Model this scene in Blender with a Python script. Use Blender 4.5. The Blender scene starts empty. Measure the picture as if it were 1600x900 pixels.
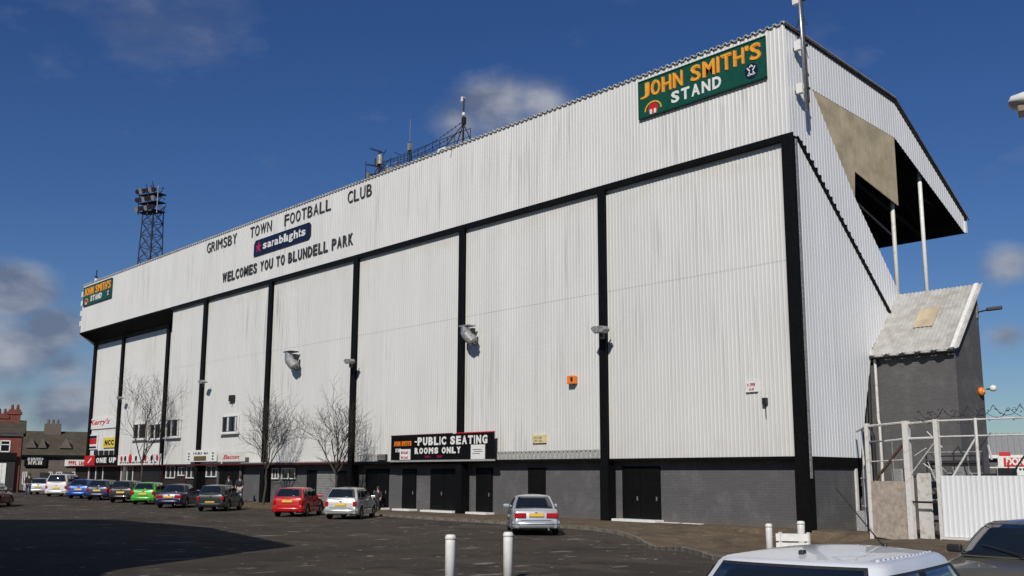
import bpy, math, random
from mathutils import Vector, Matrix
random.seed(11)
sc = bpy.context.scene
# ------------------------------------------------------------------ camera
CAM = Vector((23.16962, -34.93911, 2.1)); YAW, PITCH, ROLL, FPX = 0.85565, 0.17656, 0.00313, 1636.42
f0 = Vector((-math.sin(YAW), math.cos(YAW), 0)); r0 = Vector((math.cos(YAW), math.sin(YAW), 0)); u0 = Vector((0, 0, 1))
FW = f0*math.cos(PITCH)+u0*math.sin(PITCH); uu = -f0*math.sin(PITCH)+u0*math.cos(PITCH)
RT = r0*math.cos(ROLL)+uu*math.sin(ROLL); UP = -r0*math.sin(ROLL)+uu*math.cos(ROLL)
cd = bpy.data.cameras.new('camera'); cam = bpy.data.objects.new('camera', cd); sc.collection.objects.link(cam)
m = Matrix((RT, UP, -FW)).transposed().to_4x4(); m.translation = CAM; cam.matrix_world = m
cd.sensor_width = 36; cd.lens = FPX/1600*36; cd.clip_start = .1; cd.clip_end = 6000
sc.camera = cam
def ray(x, y): return FW+RT*((x-800)/FPX)-UP*((y-450)/FPX)
def atX(x, y, X): d = ray(x, y); return CAM+d*((X-CAM.x)/d.x)
def atY(x, y, Y=0.): d = ray(x, y); return CAM+d*((Y-CAM.y)/d.y)
def atZ(x, y, Z=0.): d = ray(x, y); return CAM+d*((Z-CAM.z)/d.z)
def atD(x, y, D): d = ray(x, y); return CAM+d*(D/math.hypot(d.x, d.y))
# ------------------------------------------------------------------ light
AZ, EL = math.radians(33), math.radians(35)
S = Vector((math.sin(AZ)*math.cos(EL), -math.cos(AZ)*math.cos(EL), math.sin(EL)))
sl = bpy.data.lights.new('sun', 'SUN'); sl.energy = 4.45; sl.angle = math.radians(.53); sl.color = (1, .955, .88)
so = bpy.data.objects.new('sun', sl); so.rotation_euler = S.to_track_quat('Z', 'Y').to_euler(); so.location = (30, -60, 50); sc.collection.objects.link(so)
w = bpy.data.worlds.new('World'); sc.world = w; w.use_nodes = True
wn = w.node_tree.nodes; wl = w.node_tree.links; bg = wn['Background']
sky = wn.new('ShaderNodeTexSky'); sky.sky_type = 'NISHITA'; sky.sun_disc = False; sky.sun_elevation = EL; sky.sun_rotation = math.atan2(S.x, S.y)
sky.air_density = 1.0; sky.dust_density = .2; sky.ozone_density = 3.2; sky.altitude = 0
bg.inputs[1].default_value = .060
def N(t, **k):
    n = wn.new(t)
    for a, b in k.items(): setattr(n, a, b)
    return n
tc = N('ShaderNodeTexCoord'); nrm = N('ShaderNodeVectorMath', operation='NORMALIZE'); wl.new(tc.outputs['Generated'], nrm.inputs[0])
mp = N('ShaderNodeMapping'); mp.inputs['Scale'].default_value = (1, 1, 1.9); wl.new(nrm.outputs[0], mp.inputs[0])
nz = N('ShaderNodeTexNoise'); nz.inputs['Scale'].default_value = 9.5; nz.inputs['Detail'].default_value = 9; nz.inputs['Roughness'].default_value = .6; wl.new(mp.outputs[0], nz.inputs['Vector'])
nz2 = N('ShaderNodeTexNoise'); nz2.inputs['Scale'].default_value = 16; nz2.inputs['Detail'].default_value = 6; wl.new(mp.outputs[0], nz2.inputs['Vector'])
def M2(op, a, b=None, clamp=False):
    n = N('ShaderNodeMath', operation=op, use_clamp=clamp)
    for i, v in enumerate((a, b)):
        if v is None: continue
        if isinstance(v, (int, float)): n.inputs[i].default_value = v
        else: wl.new(v, n.inputs[i])
    return n.outputs[0]
mask = None
# clouds: direction, angular radius, density
for (x, y, r, k) in [(230, 20, .16, .27), (330, 60, .10, .29), (120, -40, .16, .25), (30, 20, .05, .25), (775, 165, .075, .72), (725, 190, .05, .6), (840, 160, .055, .62), (20, 460, .06, .9), (75, 515, .05, .85), (20, 540, .08, .8), (95, 575, .06, .55), (110, 640, .06, .9), (20, 630, .05, .55), (1575, 412, .042, .72), (1570, 525, .03, .6)]:
    d = ray(x, y).normalized()
    vs = N('ShaderNodeVectorMath', operation='SUBTRACT'); wl.new(nrm.outputs[0], vs.inputs[0]); vs.inputs[1].default_value = d
    vm = N('ShaderNodeVectorMath', operation='MULTIPLY'); wl.new(vs.outputs[0], vm.inputs[0]); vm.inputs[1].default_value = (1, 1, 1.35)
    ln = N('ShaderNodeVectorMath', operation='LENGTH'); wl.new(vm.outputs[0], ln.inputs[0])
    e = M2('MULTIPLY', M2('SUBTRACT', 1, M2('DIVIDE', ln.outputs['Value'], r), True), k)
    mask = e if mask is None else M2('MAXIMUM', mask, e)
# a sparse general cover elsewhere
gc = M2('MULTIPLY', M2('SUBTRACT', nz.outputs[0], .60, True), .8, True)
dens = M2('MULTIPLY', M2('SUBTRACT', M2('ADD', mask, M2('MULTIPLY', nz.outputs[0], .9)), .60, True), 2.6, True)
dens = M2('MULTIPLY', dens, M2('MULTIPLY', mask, 2.2, True), True)
dens = M2('MAXIMUM', dens, gc)
dens = M2('MULTIPLY', dens, .85)
cc = N('ShaderNodeMix', data_type='RGBA'); cc.inputs[6].default_value = (2.5, 3.0, 4.4, 1); cc.inputs[7].default_value = (7.2, 7.6, 8.6, 1)
wl.new(M2('MULTIPLY', M2('SUBTRACT', nz2.outputs[0], .38, True), 3.2, True), cc.inputs[0])
mx = N('ShaderNodeMix', data_type='RGBA'); wl.new(dens, mx.inputs[0]); hs = N('ShaderNodeHueSaturation'); hs.inputs['Saturation'].default_value = 1.22; hs.inputs['Value'].default_value = 1.0; hs.inputs['Hue'].default_value = .512; wl.new(sky.outputs[0], hs.inputs['Color']); tn = N('ShaderNodeMix', data_type='RGBA', blend_type='MULTIPLY'); tn.inputs[0].default_value = 1; tn.inputs[7].default_value = (.78, .90, 1.06, 1); wl.new(hs.outputs[0], tn.inputs[6]); wl.new(tn.outputs[2], mx.inputs[6]); wl.new(cc.outputs[2], mx.inputs[7]); wl.new(mx.outputs[2], bg.inputs[0])
sc.view_settings.view_transform = 'Standard'; sc.view_settings.look = 'None'; sc.view_settings.exposure = -.12; sc.view_settings.gamma = 1
sc.render.resolution_x = 1024; sc.render.resolution_y = 576
# ------------------------------------------------------------------ materials
def mat(name, col, rough=.6, metal=0., var=.12, scale=3., vscale=(1, 1, 1), bump=0., bscale=40., col2=None, coat=0., spec=.5, contrast=(.35, .65)):
    mt = bpy.data.materials.new(name); mt.use_nodes = True; nt = mt.node_tree; b = nt.nodes['Principled BSDF']
    b.inputs['Roughness'].default_value = rough; b.inputs['Metallic'].default_value = metal; b.inputs['Coat Weight'].default_value = coat; b.inputs['Specular IOR Level'].default_value = spec
    t = nt.nodes.new('ShaderNodeTexCoord'); mpp = nt.nodes.new('ShaderNodeMapping'); mpp.inputs['Scale'].default_value = vscale
    nt.links.new(t.outputs['Object'], mpp.inputs[0])
    n = nt.nodes.new('ShaderNodeTexNoise'); n.inputs['Scale'].default_value = scale; n.inputs['Detail'].default_value = 7; n.inputs['Roughness'].default_value = .62
    nt.links.new(mpp.outputs[0], n.inputs['Vector'])
    rp = nt.nodes.new('ShaderNodeMapRange'); rp.inputs[1].default_value, rp.inputs[2].default_value = contrast
    nt.links.new(n.outputs[0], rp.inputs[0])
    mx = nt.nodes.new('ShaderNodeMix'); mx.data_type = 'RGBA'
    c2 = col2 or tuple(c*(1-var*2) for c in col)
    mx.inputs[6].default_value = (*c2, 1); mx.inputs[7].default_value = (*col, 1)
    nt.links.new(rp.outputs[0], mx.inputs[0]); nt.links.new(mx.outputs[2], b.inputs['Base Color'])
    if bump:
        n2 = nt.nodes.new('ShaderNodeTexNoise'); n2.inputs['Scale'].default_value = bscale; n2.inputs['Detail'].default_value = 5; nt.links.new(t.outputs['Object'], n2.inputs['Vector'])
        bp = nt.nodes.new('ShaderNodeBump'); bp.inputs['Strength'].default_value = bump; bp.inputs['Distance'].default_value = .02
        nt.links.new(n2.outputs[0], bp.inputs['Height']); nt.links.new(bp.outputs[0], b.inputs['Normal'])
    mt['mix'] = 1
    return mt
def ext(mt):
    nt = mt.node_tree; b = nt.nodes['Principled BSDF']; src = b.inputs['Base Color'].links[0].from_socket
    t = [n for n in nt.nodes if n.type == 'TEX_COORD'][0]
    return nt, b, src, t
def nmath(nt, op, a, b=None, clamp=False):
    n = nt.nodes.new('ShaderNodeMath'); n.operation = op; n.use_clamp = clamp
    for i, v in enumerate((a, b)):
        if v is None: continue
        if isinstance(v, (int, float)): n.inputs[i].default_value = v
        else: nt.links.new(v, n.inputs[i])
    return n.outputs[0]
def mixc(nt, fac, a, col):
    mx = nt.nodes.new('ShaderNodeMix'); mx.data_type = 'RGBA'
    nt.links.new(fac, mx.inputs[0]); nt.links.new(a, mx.inputs[6]); mx.inputs[7].default_value = (*col, 1); return mx.outputs[2]
def cladding(name, base, axis, streaks, rust=True):
    mt = mat(name, base, .42, 0, .035, .5, (1, 1, .35)); nt, b, src, t = ext(mt)
    sp = nt.nodes.new('ShaderNodeSeparateXYZ'); nt.links.new(t.outputs['Object'], sp.inputs[0]); U = sp.outputs[axis]; Z = sp.outputs[2]
    # sheet to sheet tint (1.2 m wide sheets)
    fl = nmath(nt, 'FLOOR', nmath(nt, 'DIVIDE', U, 1.2)); wnn = nt.nodes.new('ShaderNodeTexWhiteNoise'); wnn.noise_dimensions = '1D'; nt.links.new(fl, wnn.inputs['W'])
    c = mixc(nt, nmath(nt, 'MULTIPLY', wnn.outputs[0], .20), src, tuple(x*.70 for x in base))
    # vertical dirt streaks
    cb = nt.nodes.new('ShaderNodeCombineXYZ'); nt.links.new(nmath(nt, 'MULTIPLY', U, 3.2), cb.inputs[0]); nt.links.new(nmath(nt, 'MULTIPLY', Z, .12), cb.inputs[1])
    n = nt.nodes.new('ShaderNodeTexNoise'); n.inputs['Scale'].default_value = 1.6; n.inputs['Detail'].default_value = 6; nt.links.new(cb.outputs[0], n.inputs['Vector'])
    n3 = nt.nodes.new('ShaderNodeTexNoise'); n3.inputs['Scale'].default_value = .13; n3.inputs['Detail'].default_value = 2; nt.links.new(t.outputs['Object'], n3.inputs['Vector'])
    f = nmath(nt, 'MULTIPLY', nmath(nt, 'SUBTRACT', n.outputs[0], .54, True), nmath(nt, 'MULTIPLY', nmath(nt, 'SUBTRACT', n3.outputs[0], .40, True), streaks), True)
    c = mixc(nt, f, c, (.25, .235, .20))
    if rust:
        n4 = nt.nodes.new('ShaderNodeTexNoise'); n4.inputs['Scale'].default_value = .9; n4.inputs['Detail'].default_value = 5; nt.links.new(t.outputs['Object'], n4.inputs['Vector'])
        hh = nmath(nt, 'MULTIPLY', nmath(nt, 'SUBTRACT', Z, 14.2, True), .75, True)
        f2 = nmath(nt, 'MULTIPLY', nmath(nt, 'MULTIPLY', nmath(nt, 'SUBTRACT', n4.outputs[0], .42, True), 2.6, True), hh, True)
        c = mixc(nt, nmath(nt, 'MULTIPLY', f2, .6), c, (.42, .32, .19))
        lo = nmath(nt, 'MULTIPLY', nmath(nt, 'SUBTRACT', 4.2, Z, True), .5, True)
        c = mixc(nt, nmath(nt, 'MULTIPLY', nmath(nt, 'MULTIPLY', nmath(nt, 'SUBTRACT', n4.outputs[0], .36, True), 2, True), nmath(nt, 'MULTIPLY', lo, .45)), c, (.34, .31, .26))
    nt.links.new(c, b.inputs['Base Color']); return mt
CL = (.64, .635, .61)
m_clad = cladding('white_cladding', CL, 0, 13); m_fascia = cladding('white_fascia', (.65, .645, .625), 0, 13, False); m_end = cladding('white_end_cladding', (.72, .73, .74), 1, 10, False)
m_strip = mat('galvanised_strip', (.42, .42, .40), .5, .1, .2, 9, (1, 1, 3), bump=.1)
m_black = mat('black_paint', (.006, .006, .006), .5, 0, .2, 6, spec=.15)
m_blackm = mat('black_matt', (.006, .006, .006), .8, 0, .2, 4, bump=.15, spec=.1)
m_faded = mat('faded_black_letter', (.03, .03, .032), .6, 0, .4, 9, col2=(.12, .12, .12), contrast=(.3, .5))
m_dark = mat('dark_steel_deck', (.022, .021, .02), .8, 0, .3, 1.5)
m_vg = mat('brown_verge', (.10, .075, .06), .7, 0, .3, 5)
m_brown = mat('brown_board', (.52, .43, .29), .7, 0, .16, 1.2, (1, 1, 1), bump=.2)
m_white = mat('white_paint', (.72, .715, .69), .45, 0, .1, 6, contrast=(.25, .55))
m_whited = mat('weathered_white_paint', (.62, .60, .565), .55, 0, .25, 5, bump=.2, col2=(.42, .36, .30), contrast=(.30, .48))
m_grey = mat('grey_fixture', (.33, .33, .32), .45, .2, .25, 12)
m_green = mat('sign_green', (.006, .075, .045), .4, 0, .1, 3)
m_yel = mat('sign_gold', (.80, .42, .03), .45, 0, .12, 5)
m_gold2 = mat('sign_yellow', (.78, .60, .10), .45, 0, .12, 5)
m_red = mat('sign_red', (.55, .015, .02), .45, 0, .1, 5)
m_mar = mat('maroon_trim', (.09, .012, .014), .5, 0, .2, 5)
m_mag = mat('sign_magenta', (.42, .015, .10), .45, 0, .1, 5)
m_orange = mat('sign_orange', (.85, .22, .02), .45, 0, .1, 5)
m_navy = mat('sign_navy', (.006, .012, .04), .4, 0, .1, 5)
m_glass = mat('window_glass', (.012, .014, .017), .06, 0, .1, 2, spec=.8)
m_cglass = mat('car_glass', (.010, .014, .017), .04, 0, .1, 2, spec=.7, coat=.5)
m_tyre = mat('rubber', (.012, .012, .012), .8, 0, .2, 20)
m_rim = mat('wheel_metal', (.42, .42, .43), .3, .8, .15, 9)
m_tail = mat('tail_lamp_red', (.42, .01, .012), .15, 0, .15, 20, coat=.6)
m_head = mat('headlamp_glass', (.55, .57, .6), .1, .3, .2, 20, coat=.6)
m_plate = mat('yellow_plate', (.80, .50, .05), .5, 0, .1, 20)
m_platew = mat('white_plate', (.75, .75, .7), .5, 0, .1, 20)
m_trim = mat('black_plastic', (.02, .02, .021), .55, 0, .2, 20)
m_alu = mat('aluminium', (.45, .46, .47), .35, .7, .15, 10)
m_aroof = mat('weathered_grey_roof', (.47, .46, .44), .6, .05, .3, 2.2, col2=(.33, .31, .28))
m_roofs = mat('roof_sheet', (.66, .65, .62), .5, .1, .2, 2)
m_rubble = mat('concrete_slab', (.56, .47, .38), .85, 0, .18, 5, bump=.4, bscale=30)
m_kerb = mat('kerb_stone', (.20, .175, .14), .85, 0, .3, 8, bump=.4)
m_bark = mat('bark', (.065, .052, .042), .9, 0, .3, 10, (1, 1, .3), bump=.5)
m_twig = mat('twig', (.030, .022, .019), .9, 0, .3, 10)
m_skin = mat('skin', (.52, .33, .25), .55, 0, .05, 20); m_cloth = mat('dark_cloth', (.018, .019, .024), .85, 0, .2, 12); m_jean = mat('blue_grey_cloth', (.035, .045, .08), .85, 0, .2, 12); m_hair = mat('dark_hair', (.025, .017, .012), .7, 0, .2, 20); m_pale = mat('pale_cloth', (.4, .4, .42), .85, 0, .15, 12)
# bricks as painted block coursing in fine relief (courses under 4 px in the photograph)
def brickmat(name, col, col2, mortar, bw=.44, bh=.22, ms=.012, axis='XZ', bump=.35):
    mt = mat(name, col, .75, 0, .15, 2.4); nt, b, src, t = ext(mt)
    sp = nt.nodes.new('ShaderNodeSeparateXYZ'); nt.links.new(t.outputs['Object'], sp.inputs[0]); cb = nt.nodes.new('ShaderNodeCombineXYZ')
    nt.links.new(nmath(nt, 'ADD', sp.outputs[0], sp.outputs[1]), cb.inputs[0]); nt.links.new(sp.outputs[2], cb.inputs[1])
    br = nt.nodes.new('ShaderNodeTexBrick'); br.inputs['Scale'].default_value = 1; br.inputs['Brick Width'].default_value = bw; br.inputs['Row Height'].default_value = bh; br.inputs['Mortar Size'].default_value = ms; br.inputs['Bias'].default_value = 0
    nt.links.new(cb.outputs[0], br.inputs['Vector']); br.inputs['Color1'].default_value = (*col, 1); br.inputs['Color2'].default_value = (*col2, 1); br.inputs['Mortar'].default_value = (*mortar, 1)
    n = nt.nodes.new('ShaderNodeTexNoise'); n.inputs['Scale'].default_value = .9; n.inputs['Detail'].default_value = 8; n.inputs['Roughness'].default_value = .7; nt.links.new(t.outputs['Object'], n.inputs['Vector'])
    c = mixc(nt, nmath(nt, 'MULTIPLY', nmath(nt, 'SUBTRACT', n.outputs[0], .5, True), 2.4, True), br.outputs[0], tuple(min(1, x*1.75) for x in col))
    lo = nmath(nt, 'MULTIPLY', nmath(nt, 'SUBTRACT', .55, sp.outputs[2], True), 1.1, True)
    c = mixc(nt, nmath(nt, 'MULTIPLY', lo, nmath(nt, 'MULTIPLY', n.outputs[0], 1.0)), c, (.15, .115, .085))
    nt.links.new(c, b.inputs['Base Color'])
    bp = nt.nodes.new('ShaderNodeBump'); bp.inputs['Strength'].default_value = bump; bp.inputs['Distance'].default_value = .02; bp.invert = True
    nt.links.new(br.outputs['Fac'], bp.inputs['Height']); nt.links.new(bp.outputs[0], b.inputs['Normal']); return mt
m_gbrick = brickmat('grey_painted_block', (.098, .096, .099), (.088, .086, .088), (.066, .064, .065), .44, .11, .008, bump=.2)
m_abrick = brickmat('grey_annex_brick', (.100, .097, .096), (.084, .082, .081), (.066, .065, .064), .23, .075, .006)
m_rbrick = brickmat('red_brick', (.19, .036, .022), (.14, .028, .018), (.08, .045, .035), .23, .075, .008)
m_bbrick = brickmat('brown_brick', (.13, .10, .08), (.10, .08, .065), (.10, .09, .08), .23, .075, .008)
def tilemat(name, col): 
    mt = brickmat(name, col, tuple(c*.7 for c in col), tuple(c*.35 for c in col), .3, .22, .02); return mt
m_tile = tilemat('roof_tiles', (.085, .07, .045))
def paint(name, col, metal=.25): return mat('paint_'+name, col, .28, metal, .04, 2, coat=.7)
# asphalt
m_asph = mat('asphalt', (.062, .051, .039), .95, 0, .14, .35, (1, 1, 1), bump=.7, bscale=60, spec=.12)
nt, b, src, t = ext(m_asph)
def spots(nt, t, src, scale, lo, col, amt, vs=(1, 1, 1), det=3, k=14):
    mp = nt.nodes.new('ShaderNodeMapping'); mp.inputs['Scale'].default_value = vs; mp.inputs['Rotation'].default_value = (0, 0, .7); nt.links.new(t.outputs['Object'], mp.inputs[0])
    n = nt.nodes.new('ShaderNodeTexNoise'); n.inputs['Scale'].default_value = scale; n.inputs['Detail'].default_value = det; nt.links.new(mp.outputs[0], n.inputs['Vector'])
    return mixc(nt, nmath(nt, 'MULTIPLY', nmath(nt, 'MULTIPLY', nmath(nt, 'SUBTRACT', n.outputs[0], lo, True), k, True), amt), src, col)
c = spots(nt, t, src, 14, .47, (.105, .092, .076), .55, det=8)
c = spots(nt, t, c, .30, .49, (.040, .035, .029), .7, (1, .45, 1), 8, 8)
c = spots(nt, t, c, .5, .56, (.090, .076, .060), .75, (.4, 1, 1), 8, 12)
c = spots(nt, t, c, .8, .60, (.034, .030, .025), .7, (1, 1, 1), 7, 22)
c = spots(nt, t, c, 1.3, .64, (.26, .235, .20), .75, (1, .35, 1), 7, 22)
c = spots(nt, t, c, 2.6, .665, (.42, .39, .34), .85, (1, .7, 1), 4, 22)
nt.links.new(c, b.inputs['Base Color'])
m_pave = mat('worn_pavement', (.165, .122, .078), .95, 0, .2, 1.1, bump=.6, bscale=45, spec=.15)
nt, b, src, t = ext(m_pave)
c = spots(nt, t, src, 14, .5, (.095, .075, .058), .5, det=6); c = spots(nt, t, c, 3, .66, (.30, .25, .19), .8, det=5); c = spots(nt, t, c, .7, .53, (.075, .062, .046), .7, det=6); c = spots(nt, t, c, 4, .62, (.22, .18, .13), .7, det=5)
nt.links.new(c, b.inputs['Base Color'])
# ------------------------------------------------------------------ mesh helpers
def setp(o, label=None, cat=None, group=None, kind=None):
    for k, v in (('label', label), ('category', cat), ('group', group), ('kind', kind)):
        if v: o[k] = v
    return o
def thing(name, loc, label, cat, rz=0., group=None):
    o = bpy.data.objects.new(name, None); sc.collection.objects.link(o); o.location = loc; o.rotation_euler = (0, 0, rz); o.empty_display_size = .3
    return setp(o, label, cat, group)
class MB:
    def __init__(s): s.v = []; s.f = []
    def add(s, vs, fs):
        n = len(s.v); s.v += [tuple(v) for v in vs]; s.f += [tuple(i+n for i in f) for f in fs]; return s
    def box(s, a, b, M=None):
        x0, y0, z0 = a; x1, y1, z1 = b
        vs = [Vector(p) for p in ((x0, y0, z0), (x1, y0, z0), (x1, y1, z0), (x0, y1, z0), (x0, y0, z1), (x1, y0, z1), (x1, y1, z1), (x0, y1, z1))]
        if M: vs = [M @ v for v in vs]
        return s.add(vs, [(3, 2, 1, 0), (4, 5, 6, 7), (0, 1, 5, 4), (1, 2, 6, 5), (2, 3, 7, 6), (3, 0, 4, 7)])
    def tube(s, p, q, r, r2=None, n=8, cap=True):
        p = Vector(p); q = Vector(q); r2 = r if r2 is None else r2; d = (q-p).normalized()
        a = d.orthogonal().normalized(); b_ = d.cross(a); vs = []
        for c_, rr in ((p, r), (q, r2)):
            for i in range(n):
                t = 2*math.pi*i/n; vs.append(c_+a*math.cos(t)*rr+b_*math.sin(t)*rr)
        fs = [(i, (i+1) % n, n+(i+1) % n, n+i) for i in range(n)]
        if cap: fs += [tuple(range(n-1, -1, -1)), tuple(range(n, 2*n))]
        return s.add(vs, fs)
    def path(s, pts, r, n=5):
        for a, b_ in zip(pts, pts[1:]): s.tube(a, b_, r, n=n)
        return s
    def bar(s, p, q, w, h):
        p = Vector(p); q = Vector(q); d = (q-p); L = d.length; M = Matrix.Translation(p) @ d.to_track_quat('X', 'Z').to_matrix().to_4x4()
        return s.box((0, -w/2, -h/2), (L, w/2, h/2), M)
    def prism(s, poly, a0, a1, axis='X'):
        n = len(poly)
        def P(t, u, v): return {'X': (t, u, v), 'Y': (u, t, v), 'Z': (u, v, t)}[axis]
        vs = [P(a0, *p) for p in poly]+[P(a1, *p) for p in poly]
        return s.add(vs, [tuple(range(n-1, -1, -1)), tuple(range(n, 2*n))]+[(i, (i+1) % n, n+(i+1) % n, n+i) for i in range(n)])
    def lathe(s, prof, c=(0, 0, 0), n=16, M=None):
        vs = []
        for r, z in prof:
            for i in range(n):
                t = 2*math.pi*i/n; v = Vector((c[0]+r*math.cos(t), c[1]+r*math.sin(t), c[2]+z)); vs.append(M @ v if M else v)
        fs = [(k*n+i, k*n+(i+1) % n, (k+1)*n+(i+1) % n, (k+1)*n+i) for k in range(len(prof)-1) for i in range(n)]
        fs += [tuple(range(n-1, -1, -1)), tuple((len(prof)-1)*n+i for i in range(n))]
        return s.add(vs, fs)
    def grid(s, rows):
        nr, nc = len(rows), len(rows[0]); return s.add([v for r in rows for v in r], [(i*nc+j, i*nc+j+1, (i+1)*nc+j+1, (i+1)*nc+j) for i in range(nr-1) for j in range(nc-1)])
    def build(s, name, mt, parent=None, smooth=False, bevel=0., subsurf=0, loc=None, fixn=False, solid=0.):
        me = bpy.data.meshes.new(name); me.from_pydata(s.v, [], s.f); me.materials.append(mt)
        if fixn:
            import bmesh
            bm = bmesh.new(); bm.from_mesh(me); bmesh.ops.remove_doubles(bm, verts=bm.verts, dist=.0005); bmesh.ops.recalc_face_normals(bm, faces=bm.faces); bm.to_mesh(me); bm.free()
        if smooth: me.polygons.foreach_set('use_smooth', [True]*len(me.polygons))
        me.update(); o = bpy.data.objects.new(name, me); sc.collection.objects.link(o)
        if parent: o.parent = parent
        if loc is not None: o.location = loc
        if solid: q = o.modifiers.new('s', 'SOLIDIFY'); q.thickness = solid; q.offset = 0
        if bevel: q = o.modifiers.new('b', 'BEVEL'); q.width = bevel; q.segments = 2; q.limit_method = 'ANGLE'; q.angle_limit = math.radians(35)
        if subsurf: q = o.modifiers.new('ss', 'SUBSURF'); q.levels = subsurf; q.render_levels = subsurf
        return o
def corr(o, u, n, u0_, u1, lo, hi, pitch=.3, amp=.032, zseg=None):
    """corrugated (trapezoid) sheet in the plane through o spanned by unit u and Z, ribs standing along n"""
    o = Vector(o); u = Vector(u); n = Vector(n); us = []
    k = math.floor(u0_/pitch); 
    while k*pitch < u1:
        for fr, d in ((0, 0), (.55, 0), (.65, 1), (.9, 1)):
            x = (k+fr)*pitch
            if u0_ < x < u1: us.append((x, d))
        k += 1
    us = [(u0_, 0)]+us+[(u1, 0)]
    L = lo if callable(lo) else (lambda x: lo); Hh = hi if callable(hi) else (lambda x: hi)
    rows = [[], []]
    for x, d in us:
        l, h = L(x), Hh(x)
        if h < l: h = l
        for r, z in zip(rows, (l, h)): r.append(o+u*x+n*(d*amp)+Vector((0, 0, z)))
    return MB().grid(rows)
def pw(pts):
    def f(x):
        for (a, b_), (c_, d) in zip(pts, pts[1:]):
            if x <= c_: return b_+(d-b_)*(x-a)/(c_-a) if c_ > a else d
        return pts[-1][1]
    return f
def text_mesh(s, w_, h_, bold=.0, depth=.02, shear=0.):
    """text as a mesh fitted to a box w_ by h_ in the XZ plane facing -Y, lower left at 0"""
    cu = bpy.data.curves.new('t', 'FONT'); cu.body = s; cu.size = 1; cu.offset = bold; cu.extrude = 0; cu.shear = shear; cu.resolution_u = 3
    ob = bpy.data.objects.new('t', cu); sc.collection.objects.link(ob); bpy.context.view_layer.update()
    me = bpy.data.meshes.new_from_object(ob.evaluated_get(bpy.context.evaluated_depsgraph_get())); bpy.data.objects.remove(ob)
    xs = [v.co.x for v in me.vertices]; ys = [v.co.y for v in me.vertices]
    if not xs: return None
    sx = w_/max(1e-6, max(xs)-min(xs)); sy = h_/max(1e-6, max(ys)-min(ys)); x0, y0 = min(xs), min(ys)
    mb = MB(); mb.add([((v.co.x-x0)*sx, -depth, (v.co.y-y0)*sy) for v in me.vertices], [tuple(p.vertices) for p in me.polygons])
    # side walls so that the letters have thickness
    n = len(mb.v); bnd = {}
    for f in mb.f:
        for a, b_ in zip(f, f[1:]+f[:1]): bnd[(a, b_)] = 1
    mb.v += [(x, 0, z) for x, y, z in mb.v]
    mb.f += [(b_, a, a+n, b_+n) for (a, b_) in bnd if (b_, a) not in bnd]
    return mb
def word(parent, s, x, y, z, w_, h_, mt, bold=.02, depth=.02, shear=0., name='letter'):
    """one mesh per letter, spread over width w_"""
    cw = []
    for ch in s: cw.append({' ': .55, "'": .3, 'I': .34, '-': .5, 'M': 1.2, 'W': 1.3}.get(ch, 1.) if not ch.islower() else (1.2 if ch in 'mw' else .45 if ch in 'iltfrj' else .9))
    tot = sum(cw); cx = x
    for ch, c_ in zip(s, cw):
        a = c_/tot*w_
        if ch != ' ':
            hh, zz = h_, z
            if ch == "'": hh, zz = h_*.3, z+h_*.7
            if ch == '-': hh, zz = h_*.16, z+h_*.4
            if ch.islower() and ch not in 'bdfhklt': hh = h_*.72
            if ch in 'gpqyj': hh, zz = h_, z-h_*.25
            mb = text_mesh(ch, a*(.80 if ch != 'I' else .5), hh, bold, depth, shear)
            if mb: mb.build(name, mt, parent, loc=(cx+a*(.1 if ch != 'I' else .25), y, zz))
        cx += a
def line(parent, s, x, y, z, w_, h_, mt, bold=.02, depth=.012, shear=0., name='lettering'):
    mb = text_mesh(s, w_, h_, bold, depth, shear); return mb.build(name, mt, parent, loc=(x, y, z))
def marks(parent, x, y, z, w_, h_, mt, n=8, seed=1):
    rn = random.Random(seed+int(w_*100)); mb = MB(); c = w_/n
    for i in range(n):
        if rn.random() < .12: continue
        a = x+c*i; mb.box((a, y-.008, z), (a+c*rn.uniform(.25, .45), y, z+h_)); mb.box((a, y-.008, z+h_*rn.choice((0, .4, .75))), (a+c*.75, y-.001, z+h_*rn.choice((.25, .6, 1.))+.001))
    o = mb.build('small_print', mt, parent); o['kind'] = 'stuff'; return o
# ------------------------------------------------------------------ terrain
def sm(a, b_, x): t = max(0, min(1, (x-a)/(b_-a))); return t*t*(3-2*t)
def G(x, y):
    z = .3*sm(-30, -62, x)
    z += -.42*math.exp(-((x-.6)/3.2)**2)*sm(-.15, -.75, y)*sm(-13, -6, y)
    return z
def lin(a, b_, n): return [a+(b_-a)*i/n for i in range(n+1)]
gx = [-2500, -800, -400, -200, -120]+lin(-90, -20, 35)+lin(-18, 12, 60)+lin(14, 40, 13)+[80, 200, 600, 2500]
gy = [-900, -200, -80, -50]+lin(-40, -15, 12)+lin(-14, -.75, 40)+lin(-.7, 0, 5)+lin(2, 20, 9)+[60, 200, 600, 2500]
setp(MB().grid([[(x, y, G(x, y)) for x in gx] for y in gy]).build('car_park_ground', m_asph, smooth=True), kind='structure')
KL = pw([(-90, -3.2), (-24, -3.6), (-19, -4.4), (-11.4, -4.75), (-7.5, -5.0), (-5.4, -5.5), (-4, -6.0), (-2.4, -6.75), (2.3, -10.2), (5.5, -12.8), (8, -14.6), (16, -16)])
pm = MB(); xs = lin(-84, -20, 60)+lin(-19.5, 16, 90); pm.grid([[(x, KL(x)+(.9-KL(x))*v, G(x, KL(x)+(.9-KL(x))*v)+.10*(1-.0*v)) for x in xs] for v in lin(0, 1, 26)])
pm.v += [(x, KL(x), G(x, KL(x))-.05) for x in xs]; nn = len(xs); pm.f += [(len(pm.v)-nn+i, len(pm.v)-nn+i+1, i+1, i) for i in range(nn-1)]
pave = setp(pm.build('pavement', m_pave, smooth=False), kind='structure')
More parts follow.
